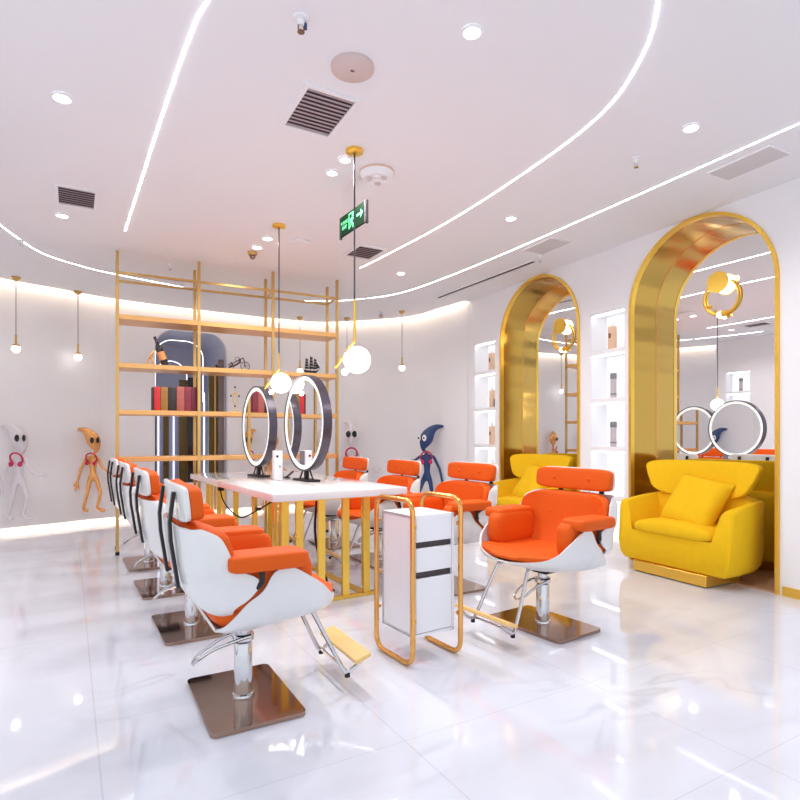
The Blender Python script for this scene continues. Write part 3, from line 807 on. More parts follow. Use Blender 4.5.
def alien(px, feet_y, top_y, m, face, label, eye='eye_black', phones=True, up=0.0, back=0.15):
    """face=+1 walks to the right of the picture, -1 to the left, 0 looks out"""
    d = wall_hit(px, back); foot = at_d(px, feet_y, d); top = at_d(px, top_y, d)
    H = top.z - foot.z; s = H / 1.0
    t = thing('alien_sculpture', label, 'sculpture', tuple(foot), -TH, 'alien sculptures along the curved wall')
    f = face if face else 1
    P = lambda x, y, z: (x * f * s, y * s, z * s)
    J = {}; E = []
    def chain(pts, start=None):
        prev = start
        for n, p, r in pts:
            J[n] = (P(*p), r * s if not isinstance(r, tuple) else (r[0] * s, r[1] * s))
            if prev: E.append((prev, n))
            prev = n
    hx = 0.02 if face else 0.0
    chain([('pelvis', (0, 0, 0.41), 0.04), ('waist', (0.0, 0, 0.49), 0.036), ('chest', (0.0, 0, 0.61), 0.046), ('neck', (0.012, 0, 0.685), 0.017), ('chin', (0.045 * bool(face), 0, 0.72), 0.024),
           ('face', (0.03 * bool(face), 0, 0.775), 0.064), ('skull', (0.005, 0, 0.845), 0.09), ('crown', (-0.03 * (1 if face else 0.2), 0, 0.915), 0.066), ('tipa', (-0.1 * (1 if face else 0.3), 0, 0.972), 0.036), ('tipb', (-0.19 * (1 if face else 0.5), 0, 0.975), 0.012)])
    # legs
    chain([('hipa', (-0.03, -0.01, 0.40), 0.03), ('kneea', (-0.055, -0.02, 0.23), 0.02), ('anka', (-0.115, 0, 0.045), 0.018), ('toea', (-0.075, -0.01, 0.022), 0.026), ('tipfa', (-0.05, -0.01, 0.018), 0.018)], 'pelvis')
    chain([('hipb', (0.035, 0.01, 0.40), 0.03), ('kneeb', (0.095, -0.01, 0.22), 0.02), ('ankb', (0.045, 0, 0.055), 0.018), ('toeb', (0.1, -0.01, 0.028), 0.028), ('tipfb', (0.15, -0.01, 0.022), 0.018)], 'pelvis')
    # arms with three fingers and a thumb each
    chain([('sha', (-0.07, 0, 0.645), 0.02), ('elba', (-0.14, -0.01, 0.5), 0.015), ('wra', (-0.165, -0.02, 0.375), 0.013), ('paa', (-0.178, -0.03, 0.34), 0.02)], 'chest')
    chain([('fa1', (-0.21, -0.035, 0.305), 0.009), ('fa1e', (-0.205, -0.04, 0.262), 0.007)], 'paa')
    chain([('fa2', (-0.18, -0.045, 0.29), 0.009), ('fa2e', (-0.172, -0.05, 0.247), 0.007)], 'paa')
    chain([('fa3', (-0.15, -0.03, 0.305), 0.009), ('fa3e', (-0.144, -0.03, 0.27), 0.007)], 'paa')
    chain([('shb', (0.07, -0.02, 0.645), 0.02), ('elbb', (0.13, -0.04, 0.53 + 0.6 * up), 0.015), ('wrb', (0.215, -0.05, 0.465 + up), 0.013), ('pab', (0.25, -0.05, 0.47 + up), 0.02)], 'chest')
    chain([('fb1', (0.29, -0.05, 0.485 + up), 0.009), ('fb1e', (0.325, -0.05, 0.475 + up), 0.007)], 'pab')
    chain([('fb2', (0.295, -0.055, 0.465 + up), 0.009), ('fb2e', (0.33, -0.055, 0.452 + up), 0.007)], 'pab')
    chain([('fb3', (0.275, -0.06, 0.44 + up), 0.009), ('fb3e', (0.295, -0.06, 0.42 + up), 0.007)], 'pab')
    skin_figure('body', m, t, J, E, 'pelvis')
    for q in (-1, 1):
        bm = NB()
        if face: c = P(0.062 + 0.028 * q, -0.084 + 0.012 * (q + 1), 0.845); rr = (0.024 - 0.006 * (q > 0), 0.012, 0.036)
        else: c = P(0.034 * q, -0.078, 0.845); rr = (0.026, 0.014, 0.036)
        sph(bm, c, s, 16, rr); eo = finish(bm, 'eye', eye, t)
        if eye == 'eye_white':
            bm = NB(); sph(bm, (c[0] + 0.006 * f * s, c[1] - 0.012 * s, c[2]), s, 12, (0.009, 0.005, 0.012)); finish(bm, 'pupil', 'eye_black', eo)
    if phones:
        cx = 0.01 if face else 0.0
        hp = thing_part('headphones', t)
        bm = NB(); pts = [P(cx + 0.062 * math.cos(a), -0.055 - 0.02 * math.sin(a), 0.635 + 0.06 * math.sin(a)) for a in [R(-50 + 280 * i / 24) for i in range(25)]]
        tube(bm, pts, 0.009 * s, 8); finish(bm, 'headband', 'red', hp)
        for q in (-1, 1):
            bm = NB(); sph(bm, P(cx + 0.045 * q, -0.07, 0.58), s, 14, (0.022, 0.02, 0.026)); finish(bm, 'ear_cup', 'red', hp)
    return t
def thing_part(name, parent):
    o = bpy.data.objects.new(name, None); COL.objects.link(o); o.parent = parent; o.empty_display_size = 0.05
    return o
alien(93, 512.5, 427, 'alien_gold', 1, 'golden alien figure with red headphones striding right on the curved wall')
alien(19, 520.5, 423, 'alien_white', 1, 'white alien figure with pink headphones at the far left of the wall', back=0.2)
alien(427, 514, 424, 'alien_blue', -1, 'dark blue alien figure with white eyes behind the orange chairs', 'eye_white', up=0.12, back=0.36)
alien(272, 512, 428, 'alien_gold', 0, 'golden alien figure seen between the two round table mirrors')
alien(352, 511, 420, 'alien_white', 0, 'white alien figure facing out above the farthest orange chair on the right')

# ------------------------------------------------------------------ salon styling chair
WTOP = [(-0.185, 0.425), (-0.15, 0.45), (-0.11, 0.49), (-0.07, 0.535), (-0.01, 0.58), (0.03, 0.645), (0.07, 0.663), (0.12, 0.66), (0.19, 0.618), (0.25, 0.575), (0.29, 0.535), (0.33, 0.503), (0.37, 0.482), (0.40, 0.468)]
WBOT = [(-0.185, 0.42), (-0.14, 0.388), (-0.05, 0.372), (0.10, 0.38), (0.25, 0.407), (0.33, 0.432), (0.37, 0.447), (0.40, 0.456)]
WHALF = [(-0.185, 0.30), (-0.13, 0.335), (0.0, 0.365), (0.15, 0.37), (0.22, 0.36), (0.27, 0.34), (0.315, 0.295), (0.355, 0.225), (0.385, 0.14), (0.40, 0.05)]
BB = [(0.455, -0.14), (0.48, -0.20), (0.52, -0.25), (0.58, -0.285), (0.66, -0.305), (0.75, -0.315), (0.84, -0.325)]
BF = [(0.455, -0.10), (0.48, -0.12), (0.52, -0.12), (0.55, -0.075), (0.58, -0.045), (0.61, -0.022), (0.64, -0.04), (0.665, -0.09), (0.70, -0.125), (0.76, -0.15), (0.81, -0.18), (0.84, -0.24)]
BH = [(0.455, 0.24), (0.50, 0.335), (0.56, 0.37), (0.66, 0.372), (0.76, 0.36), (0.81, 0.345), (0.84, 0.315)]
def smooth_tab(tab):
    P = catmull([(a, b, 0) for a, b in tab], 6); return [(p.x, p.y) for p in P]
WTOP, WBOT, WHALF, BB, BF, BH = map(smooth_tab, (WTOP, WBOT, WHALF, BB, BF, BH))
BB.sort(); BF.sort(); BH.sort(); WTOP.sort(); WBOT.sort(); WHALF.sort()

def make_chair(label):
    t = thing('styling_chair', label, 'chair', (0, 0, 0), 0, 'orange and white salon chairs round the table')
    # base
    bm = NB(); poly = []
    for cx, cy, a0 in ((0.17, 0.27, 0), (-0.17, 0.27, 90), (-0.17, -0.27, 180), (0.17, -0.27, 270)):
        for q in range(6): poly.append((cx + 0.03 * math.cos(R(a0 + 18 * q)), cy + 0.03 * math.sin(R(a0 + 18 * q))))
    prism(bm, poly, 0, lambda u, v, q: (u, v, 0.002 + 0.018 * q))
    finish(bm, 'base_plate', 'bronze', t)
    bm = NB(); lathe(bm, [(0, 0.02), (0.05, 0.02), (0.048, 0.03), (0.041, 0.034), (0.041, 0.255), (0.038, 0.262), (0.03, 0.264), (0.03, 0.365), (0, 0.365)], 28); cl = finish(bm, 'hydraulic_column', 'chrome', t)
    bm = NB(); lathe(bm, [(0.044, 0.268), (0.05, 0.275), (0.05, 0.298), (0.044, 0.305), (0.03, 0.305), (0.03, 0.268)], 24); finish(bm, 'collar', 'chrome', cl)
    bm = NB(); path = catmull([(0.02, -0.045, 0.295), (-0.05, -0.06, 0.29), (-0.14, -0.06, 0.27), (-0.205, -0.05, 0.235), (-0.22, 0.0, 0.20), (-0.205, 0.05, 0.20), (-0.16, 0.06, 0.235), (-0.07, 0.055, 0.28), (0.0, 0.04, 0.295)], 6); tube(bm, path, 0.0075, 8); finish(bm, 'pump_lever', 'chrome', t)
    bm = NB(); box(bm, (0.01, 0, 0.362), (0.20, 0.16, 0.014), 0.003, 1); finish(bm, 'seat_bracket', 'black', t)
    # seat shell
    xs = [-0.185 + 0.585 * i / 40 for i in range(41)]; na = 25
    def shell_pt(x, a, inset=0.0):
        zb = interp(WBOT, x); zt = max(interp(WTOP, x), zb + 0.003); hw = interp(WHALF, x) - inset
        sa = math.sin(a); ca = math.cos(a)
        return (x, hw * spow(sa, 0.62), zb + (zt - zb) * (1 - abs(ca) ** 0.62))
    grid = [[shell_pt(x, -math.pi / 2 + math.pi * j / (na - 1)) for j in range(na)] for x in xs]
    bm = NB(); sheet(bm, grid, 0.011); finish(bm, 'seat_shell', 'white_gloss', t, ang=50)
    # seat cushion
    bm = NB()
    def seatmap(x, y, z):
        X = min(0.398, max(x + 0.075, -0.18 + 0.02 * (x + 0.32))); u = min(1.0, abs(y) / 0.33)
        hw = interp(WHALF, min(X, 0.385)) - 0.016 + 0.012 * min(1, max(0, (X - 0.2) / 0.12))
        Y = math.copysign(hw * u, y) if u < 1 else math.copysign(hw, y)
        zb = interp(WBOT, X)
        front = max(0, (X - 0.15) / 0.26)
        top = 0.512 + 0.006 * front - 0.022 * front ** 3
        mid = (zb + 0.02 + top) / 2; half = (top - zb - 0.02) / 2
        hs = interp(WHALF, X); zw = max(interp(WTOP, X), zb + 0.003)
        sa = min(1.0, (abs(Y) / max(hs, 1e-3))) ** (1 / 0.62); zs_ = zb + (zw - zb) * (1 - math.sqrt(max(0, 1 - sa * sa)) ** 0.62) + 0.014
        zz = mid + half * (z / 0.07) + 0.02 * u ** 4
        return (X, Y, max(zz, zs_))
    sup(bm, (0, 0, 0), (0.335, 0.33, 0.07), 0.42, 0.30, 56, 18, seatmap); finish(bm, 'seat_cushion', 'orange', t, ang=60)
    # back shell
    zs = [0.455 + 0.385 * i / 30 for i in range(31)]
    def back_pt(z, a):
        xb = interp(BB, z); xf = max(interp(BF, z), xb + 0.01); hw = interp(BH, z)
        sa = math.sin(a); ca = math.cos(a)
        return (xb + (xf - xb) * (1 - abs(ca) ** 0.6), hw * spow(sa, 0.6), z)
    grid = [[back_pt(z, -math.pi / 2 + math.pi * j / (na - 1)) for j in range(na)] for z in zs]
    bm = NB(); sheet(bm, grid, -0.011); finish(bm, 'back_shell', 'white_gloss', t, ang=50)
    # back cushion
    bm = NB()
    def backmap(x, y, z):
        Z = z + 0.645; u = abs(y) / 0.35
        hw = interp(BH, min(max(Z, 0.47), 0.84)) - 0.018
        base = interp(BB, min(max(Z, 0.46), 0.84)) + 0.022
        curl = 0.10 * u ** 4
        return (base + 0.045 + x + curl, math.copysign(hw * min(1, u), y), Z)
    sup(bm, (0, 0, 0), (0.048, 0.35, 0.205), 0.30, 0.34, 60, 20, backmap)
    bc = finish(bm, 'back_cushion', 'orange', t, ang=60)
    for q in (-1, 1):
        bm = NB(); sph(bm, (-0.197, 0.14 * q, 0.71), 0.016, 12, (0.6, 1, 1)); finish(bm, 'button', 'orange', bc)
    # headrest
    bm = NB()
    rr = Matrix.Rotation(R(-6), 3, 'Y')
    sup(bm, (-0.272, 0, 0.932), (0.032, 0.298, 0.072), 0.35, 0.26, 56, 16, lambda x, y, z: (x - 0.02 * (abs(y) / 0.3) ** 2 * -1, y, z), rr); hc = finish(bm, 'headrest_cushion', 'orange', t, ang=60)
    for q in (-1, 1):
        bm = NB(); sph(bm, (-0.236, 0.14 * q, 0.936), 0.014, 12, (0.6, 1, 1)); finish(bm, 'button', 'orange', hc)
    bm = NB(); sup(bm, (-0.306, 0, 0.932), (0.011, 0.298, 0.075), 0.3, 0.24, 56, 10, lambda x, y, z: (x + 0.02 * (abs(y) / 0.3) ** 2, y, z), rr); finish(bm, 'headrest_shell', 'white_gloss', t, ang=60)
    # dark bars joining headrest and back
    for q in (-1, 1):
        bm = NB(); pth = [(-0.322, 0.975), (-0.337, 0.855), (-0.333, 0.78), (-0.304, 0.59)]
        for (x0, z0), (x1, z1) in zip(pth, pth[1:]):
            d = Vector((x1 - x0, 0, z1 - z0)); c = ((x0 + x1) / 2, 0.165 * q, (z0 + z1) / 2)
            box(bm, c, (0.014, 0.036, d.length + 0.006), 0.003, 1, d.to_track_quat('Z', 'Y').to_matrix() @ Matrix.Rotation(0, 3, 'Z') if False else Matrix.Rotation(math.atan2(d.x, d.z), 3, 'Y'))
        finish(bm, 'back_bar', 'black', t)
    # arms
    for q in (-1, 1):
        bm = NB()
        sup(bm, (0.012, 0.325 * q, 0.70), (0.165, 0.085, 0.037), 0.4, 0.28, 44, 14)
        a = finish(bm, 'arm_pad', 'orange', t, ang=60)
        bm = NB(); sup(bm, (0.03, 0.286 * q, 0.605), (0.185, 0.06, 0.115), 0.5, 0.4, 40, 14); finish(bm, 'inner_pad', 'orange', a, ang=60)
        bm = NB(); tube(bm, catmull([(-0.05, 0.352 * q, 0.58), (-0.02, 0.375 * q, 0.62), (-0.015, 0.37 * q, 0.67), (0.02, 0.35 * q, 0.675)], 5), 0.012, 8); finish(bm, 'arm_bracket', 'black', t)
    # footrest
    fr = thing_part('footrest', t)
    bm = NB()
    for q in (-1, 1):
        tube(bm, catmull([(0.16, 0.12 * q, 0.425), (0.26, 0.12 * q, 0.42), (0.285, 0.125 * q, 0.395), (0.36, 0.15 * q, 0.24), (0.425, 0.165 * q, 0.11), (0.45, 0.168 * q, 0.092), (0.49, 0.168 * q, 0.11), (0.535, 0.168 * q, 0.145)], 6), 0.0105, 10)
    tube(bm, [(0.44, -0.165, 0.10), (0.44, 0.165, 0.10)], 0.008, 8)
    finish(bm, 'footrest_frame', 'chrome', fr)
    bm = NB(); box(bm, (0.505, 0, 0.162), (0.085, 0.45, 0.022), 0.004, 1, Matrix.Rotation(R(-20), 3, 'Y')); finish(bm, 'foot_plank', 'plank', fr)
    for q in (-1, 1):
        bm = NB(); cyl(bm, (0.447, 0.167 * q, 0.068), (0.447, 0.167 * q, 0.09), 0.013, n=14); finish(bm, 'rubber_cap', 'rubber', fr)
    return t
CR = R(4)
def low(root, dz, dx=0.0):          # seat pumped a little lower on its column
    for c in root.children:
        if not c.name.startswith(('base_plate', 'hydraulic_column', 'pump_lever')): c.location.z -= dz
        if not c.name.startswith(('base_plate', 'hydraulic_column', 'pump_lever', 'footrest')): c.location.x += dx
        if c.name.startswith('pump_lever'): c.rotation_euler.z = math.pi
    return root
ch = make_chair('nearest white shelled orange styling chair on the left, back turned')
ch.location = (0.54, 2.64, 0); ch.rotation_euler = (0, 0, R(2.5))
dup(ch, (0.455, 3.80, 0), CR, 'second orange styling chair from the front in the left row')
dup(ch, (0.385, 4.86, 0), CR, 'third orange styling chair from the front in the left row')
dup(ch, (0.32, 5.88, 0), CR, 'farthest orange styling chair in the left row, beside the gold shelf')
low(dup(ch, (2.46, 2.81, 0), math.pi + R(8), 'nearest orange styling chair on the right, front in view beside the white trolley'), 0.012, -0.045)
low(dup(ch, (2.42, 3.92, 0), math.pi + R(4), 'second orange styling chair of the right row, behind the white trolley'), 0.02)
low(dup(ch, (2.32, 4.98, 0), math.pi + R(1), 'third orange styling chair of the right row, below the dark blue alien'), 0.035)
low(dup(ch, (2.22, 5.98, 0), math.pi + R(1), 'farthest orange styling chair of the right row, below the white alien'), 0.035)

# ------------------------------------------------------------------ marble table
TR = R(4.9); TZ = 0.82
c0 = Vector((0.951, 3.715)); tu = Vector((math.cos(TR), math.sin(TR))); tv = Vector((-math.sin(TR), math.cos(TR)))
TWD, TLN = 1.06, 2.53
tb = thing('work_table', 'long white marble table on golden slat legs between the chair rows', 'table', (c0.x, c0.y, 0), TR)
bm = NB(); box(bm, (TWD / 2, TLN / 2, TZ - 0.027), (TWD, TLN, 0.054), 0.005, 2); finish(bm, 'tabletop', 'table_marble', tb)
zt = TZ - 0.054
def tleg(x, y, w=0.056, d=0.025):
    bm = NB(); box(bm, (x, y, 0.02 + (zt - 0.02) / 2), (w, d, zt - 0.02), 0.002, 1); finish(bm, 'leg_slat', 'gold_bar', tb)
YL0, YL1 = 0.17, TLN - 0.17
XL0, XL1 = 0.12, 0.86
for x in (XL0 + 0.028, XL0 + 0.135, XL0 + 0.305, XL0 + 0.50, XL1 - 0.065): tleg(x, YL0)
for x in (XL0 + 0.028, XL0 + 0.135, XL0 + 0.305, XL0 + 0.50, XL1 - 0.065): tleg(x, YL1)
for y in (YL0 + 0.16, YL0 + 0.62, YL1 - 0.62, YL1 - 0.17): tleg(XL0 + 0.0125, y, 0.025, 0.056)
for y in (YL0 + 0.15, YL1 - 0.15): tleg(XL1, y, 0.025, 0.056)
bm = NB()
for y in (YL0, YL1): box(bm, ((XL0 + XL1) / 2, y, 0.013), (XL1 - XL0 + 0.06, 0.045, 0.026), 0.003, 1)
for x in (XL0 + 0.012, XL1 - 0.065): box(bm, (x, (YL0 + YL1) / 2, 0.013), (0.04, YL1 - YL0, 0.025), 0.003, 1)
finish(bm, 'floor_rail', 'gold_bar', tb)
bm = NB()
for y in (YL0, YL1): box(bm, ((XL0 + XL1) / 2, y, zt - 0.012), (XL1 - XL0 + 0.04, 0.03, 0.022))
finish(bm, 'top_rail', 'gold_bar', tb, smooth=False)

def on_table(px, py): return at_z(px, py, TZ)
def ring_mirror(px, py, dia, zc, label, tilt):
    p = on_table(px, py); r = dia / 2; zc -= TZ
    t = thing('ring_mirror', label, 'mirror', tuple(p), TR + R(tilt), 'round lighted mirrors on the marble table')
    bm = NB(); box(bm, (0, 0, 0.009), (0.12, 0.31, 0.02), 0.004, 2); finish(bm, 'base_plate', 'black', t)
    bm = NB(); box(bm, (0, 0, (zc - r + 0.02) / 2 + 0.01), (0.03, 0.045, zc - r + 0.01), 0.003, 1); finish(bm, 'upright', 'black', t)
    bm = NB()
    for q in (-1, 1): cyl(bm, (0, 0.135 * q, 0.016), (0, 0.07 * q, zc - r * 0.985), 0.007, n=10)
    finish(bm, 'stay_rods', 'black', t)
    n = 72
    def annulus(bm, r0, r1, x0, x1):
        P = [[bm.verts.new((x, rr * math.cos(2 * math.pi * i / n), zc + rr * math.sin(2 * math.pi * i / n))) for i in range(n)] for rr, x in ((r0, x0), (r1, x0), (r1, x1), (r0, x1))]
        for q in range(4):
            a = P[q]; b = P[(q + 1) % 4]
            for i in range(n): bm.faces.new((a[i], a[(i + 1) % n], b[(i + 1) % n], b[i]))
    bm = NB(); annulus(bm, r - 0.012, r, -0.037, 0.037); finish(bm, 'rim', 'ring_frame', t, ang=30)
    bm = NB(); annulus(bm, r - 0.048, r - 0.0125, -0.031, 0.031); finish(bm, 'light_ring', 'ring_led', t, ang=30)
    bm = NB(); cyl(bm, (-0.028, 0, zc), (0.028, 0, zc), r - 0.0485, n=72); finish(bm, 'mirror_glass', 'mirror', t, ang=30)
    return t
ring_mirror(306.5, 481, 0.825, 1.321, 'larger round mirror with light ring on the near part of the table', 2.0)
ring_mirror(258.6, 476.5, 0.775, 1.300, 'smaller round mirror with light ring farther along the table', 2)
p = on_table(277.5, 480)
t = thing('upright_box', 'white upright box between the two round mirrors on the table', 'box', tuple(p), TR + R(-6))
bm = NB(); box(bm, (0, 0, 0.13), (0.075, 0.085, 0.26), 0.006, 2); finish(bm, 'case', 'white_plastic', t)
bm = NB(); box(bm, (0.0405, 0, 0.13), (0.006, 0.078, 0.25), 0.002, 1); finish(bm, 'grey_side', 'grey_device', t)
bm = NB(); cyl(bm, (-0.012, -0.046, 0.21), (-0.012, -0.042, 0.21), 0.011, n=14); cyl(bm, (0.01, -0.046, 0.12), (0.01, -0.042, 0.12), 0.007, n=12); finish(bm, 'buttons', 'black', t)
p = on_table(287, 478)
bm = NB(); tube(bm, [(0, 0, 0.012), (0.10, 0.11, 0.05)], 0.011, 10); tube(bm, [(0, 0, 0.012), (-0.06, -0.03, 0.006)], 0.005, 8); box(bm, (0.0, 0.0, 0.004), (0.05, 0.03, 0.008))
tag(finish(bm, 'styling_comb', 'black', None, loc=tuple(p), rz=TR), 'short black tool lying on the table beside the white box', 'tool')

# cables under the table
bm = NB(); tube(bm, catmull([tuple(at_y(317, 497, 4.35)), tuple(at_y(315, 530, 4.35)), tuple(at_y(319, 556, 4.3)), tuple(at_y(327, 582, 4.2)), (1.47, 4.07, 0.06), (1.50, 4.03, 0.035)], 8), 0.011, 8)
tag(finish(bm, 'power_cable', 'rubber'), 'thick black cable hanging down under the front of the table', 'cable')
bm = NB(); tube(bm, catmull([tuple(at_y(220, 488, 5.3)), tuple(at_y(223, 500, 5.25)), tuple(at_y(232, 512, 5.0)), tuple(at_y(242, 517.5, 4.8)), tuple(at_y(254, 512, 4.5)), tuple(at_y(268, 504, 4.35)), tuple(at_y(277, 498, 4.3))], 8), 0.006, 8)
c = at_y(259, 509, 4.45); box(bm, tuple(c), (0.035, 0.03, 0.024), 0.004, 1); c = at_y(221, 489, 5.28); box(bm, tuple(c), (0.05, 0.05, 0.03), 0.004, 1)
tag(finish(bm, 'charging_cable', 'rubber'), 'thin dark cable with plugs looping under the left edge of the table', 'cable')

# ------------------------------------------------------------------ trolley
p0 = Vector((1.387, 2.579)); p1 = Vector((1.698, 2.615)); p2 = Vector((1.352, 2.924))
ta = math.atan2((p1 - p0).y, (p1 - p0).x); W_ = (p1 - p0).length + 0.006; D_ = 0.36
cen = (p1 + p2) / 2
tr = thing('trolley', 'white drawer trolley with gold tube frames in the foreground', 'trolley', (cen.x, cen.y, 0), ta)
HT = 0.868
for q in (-1, 1):
    x = q * W_ / 2; rad = 0.07; y0 = -D_ / 2; y1 = D_ / 2; z0 = 0.014; pts = []
    for cx, cz, a0 in ((y1 - rad, z0 + rad, -90), (y1 - rad, HT - rad, 0), (y0 + rad, HT - rad, 90), (y0 + rad, z0 + rad, 180)):
        for i in range(7):
            a = R(a0 + 15 * i); pts.append((x, cx + rad * math.cos(a), cz + rad * math.sin(a)))
    bm = NB(); tube(bm, pts, 0.014, 10, True); fm = finish(bm, 'tube_frame', 'gold_tube', tr)
    for z in (0.24, 0.73):
        for y in (y0, y1):
            bm = NB(); cyl(bm, (x - q * 0.02, y * 0.97, z), (x + q * 0.004, y * 0.97, z), 0.011, n=12); finish(bm, 'mounting_bolt', 'gold_tube', fm)
cw, cd, cz0, cz1 = W_ - 0.045, D_ - 0.055, 0.145, 0.785
bm = NB(); g = 0.016
box(bm, (-cw / 2 + g / 2, 0, (cz0 + cz1) / 2), (g, cd, cz1 - cz0)); box(bm, (cw / 2 - g / 2, 0, (cz0 + cz1) / 2), (g, cd, cz1 - cz0)); box(bm, (0, 0, cz1 - g / 2), (cw, cd, g)); box(bm, (0, 0, cz0 + g / 2), (cw, cd, g)); box(bm, (0, cd / 2 - g / 2, (cz0 + cz1) / 2), (cw, g, cz1 - cz0))
finish(bm, 'cabinet', 'white_board', tr, smooth=False)
hh = [(0.775 - 0.0, 0.645), (0.612, 0.487), (0.452, 0.165)]
for a, b in hh:
    bm = NB(); box(bm, (0, -cd / 2 + 0.006, (a + b) / 2), (cw - 2 * g - 0.006, 0.016, a - b), 0.002, 1); box(bm, (0, -0.01, (a + b) / 2 - 0.01), (cw - 2 * g - 0.012, cd - 0.06, (a - b) - 0.05)); finish(bm, 'drawer_front', 'white_board', tr)
for z in (0.629, 0.470):
    bm = NB(); box(bm, (0, -cd / 2 + 0.03, z), (cw - 2 * g, 0.03, 0.033)); finish(bm, 'grip_slot', 'dark_slot', tr, smooth=False)
for q in (-1, 1):
    for y in (-0.1, 0.1):
        bm = NB(); cyl(bm, (q * (W_ / 2 - 0.024), y, 0.4), (q * W_ / 2 - q * 0.0, y * 1.6, 0.4), 0.004, n=8); bm.free()

# ------------------------------------------------------------------ yellow armchairs
def make_armchair(label):
    t = thing('armchair', label, 'armchair', (0, 0, 0), 0, 'yellow tub armchairs in the arches')
    bm = NB(); box(bm, (-0.2, 0, 0.055), (0.44, 0.70, 0.09), 0.004, 1); finish(bm, 'plinth', 'frame_gold', t)
    # body and arms in one U-shaped block, back at x = -0.56
    prof = [(-0.47, 0.10), (-0.515, 0.14), (-0.535, 0.24), (-0.54, 0.60), (-0.52, 0.625), (-0.465, 0.625), (-0.445, 0.60), (-0.385, 0.365), (0.385, 0.365), (0.445, 0.60), (0.465, 0.625), (0.52, 0.625), (0.54, 0.60), (0.535, 0.24), (0.515, 0.14), (0.47, 0.10)]
    bm = NB(); rings = []
    for x, wsc, rise, shr in ((-0.025, 0.985, -0.012, 0.012), (0.0, 0.97, -0.03, 0.03), (0.0, 0.97, -0.03, 0.03)): pass
    stations = [(-0.57, 0.82, 0.045, 0.03), (-0.555, 0.86, 0.055, 0.01), (-0.45, 0.93, 0.05, 0.0), (-0.25, 0.985, 0.03, 0.0), (-0.04, 1.0, 0.0, 0.0), (-0.012, 0.996, -0.006, 0.004), (0.0, 0.985, -0.02, 0.016)]
    for x, wsc, rise, shr in stations:
        ring = []
        for y, z in prof:
            top = max(0.0, (z - 0.365) / 0.26)
            ring.append(bm.verts.new((x - 0.03 * top * (x > -0.3), y * wsc, z + rise * top + (shr if z < 0.3 else 0))))
        rings.append(ring)
    n = len(prof)
    for a, b in zip(rings, rings[1:]):
        for i in range(n): bm.faces.new((a[i], a[(i + 1) % n], b[(i + 1) % n], b[i]))
    for ring in (rings[0][::-1], rings[-1]):
        bm.faces.new((ring[7], ring[8], ring[9], ring[10], ring[11], ring[12], ring[13], ring[14], ring[15], ring[0], ring[1], ring[2], ring[3], ring[4], ring[5], ring[6]))
    finish(bm, 'body', 'yellow', t, ang=50)
    bm = NB(); sup(bm, (-0.475, 0, 0.50), (0.09, 0.47, 0.22), 0.35, 0.35, 48, 16); finish(bm, 'back', 'yellow', t, ang=60)
    # winged headrest: wide at the top, narrowing below
    bm = NB()
    def wing(x, y, z):
        Z = z + 0.825; f = (z + 0.165) / 0.33
        hw = 0.38 + 0.18 * min(1, max(0, f)) ** 0.6
        Y = y * hw; u = abs(y)
        return (-0.46 + x + 0.10 * u ** 2 - 0.05 * f, Y, Z - 0.03 * u ** 2 * (1 - f) * -1 + 0.0)
    sup(bm, (0, 0, 0), (0.055, 1.0, 0.165), 0.35, 0.32, 60, 18, wing); finish(bm, 'wing_back', 'yellow', t, ang=60)
    # seat cushion
    bm = NB(); sup(bm, (-0.205, 0, 0.405), (0.235, 0.385, 0.06), 0.6, 0.3, 52, 14, lambda x, y, z: (x, y, z + 0.03 * (1 - (y / 0.37) ** 2) * (z > 0))); finish(bm, 'seat_cushion', 'yellow', t, ang=60)
    return t
def make_pillow(loc, rz, label):
    bm = NB(); n = 18
    S = 0.245
    top = []; bot = []
    def pt(i, j, sg):
        u = -1 + 2 * i / n; v = -1 + 2 * j / n
        e = (1 - u ** 4) * (1 - v ** 4)
        pin = 1 - 0.07 * (1 - abs(u * v)) * (abs(u) ** 3 + abs(v) ** 3) / 2
        wr = 0.006 * math.sin(9 * u + 4 * v) * e
        return Vector((sg * (0.095 * max(0, e) ** 0.55) + wr, S * u * pin, S * v * pin))
    rot = Matrix.Rotation(R(-32), 3, 'Y') @ Matrix.Rotation(R(-9), 3, 'X')
    A = [[bm.verts.new(rot @ pt(i, j, 1)) for j in range(n + 1)] for i in range(n + 1)]
    B = [[(A[i][j] if i in (0, n) or j in (0, n) else bm.verts.new(rot @ pt(i, j, -1))) for j in range(n + 1)] for i in range(n + 1)]
    for i in range(n):
        for j in range(n):
            bm.faces.new((A[i][j], A[i + 1][j], A[i + 1][j + 1], A[i][j + 1]))
            f = (B[i][j], B[i][j + 1], B[i + 1][j + 1], B[i + 1][j])
            if len(set(f)) == 4: bm.faces.new(f)
    return tag(finish(bm, 'pillow', 'yellow', None, loc=loc, rz=rz, ang=70), label, 'pillow', 'yellow pillows on the armchairs')
ac = make_armchair('yellow winged armchair in front of the nearer arch')
ac.location = (4.20, 3.23, 0); ac.rotation_euler = (0, 0, math.pi)
dup(ac, (4.20, 5.31, 0), math.pi, 'yellow winged armchair in the farther arch, half hidden by the orange chair')
make_pillow((4.46, 3.17, 0.635), math.pi, 'square yellow pillow leaning in the armchair of the nearer arch')
make_pillow((4.46, 5.25, 0.635), math.pi, 'square yellow pillow leaning in the armchair of the farther arch')

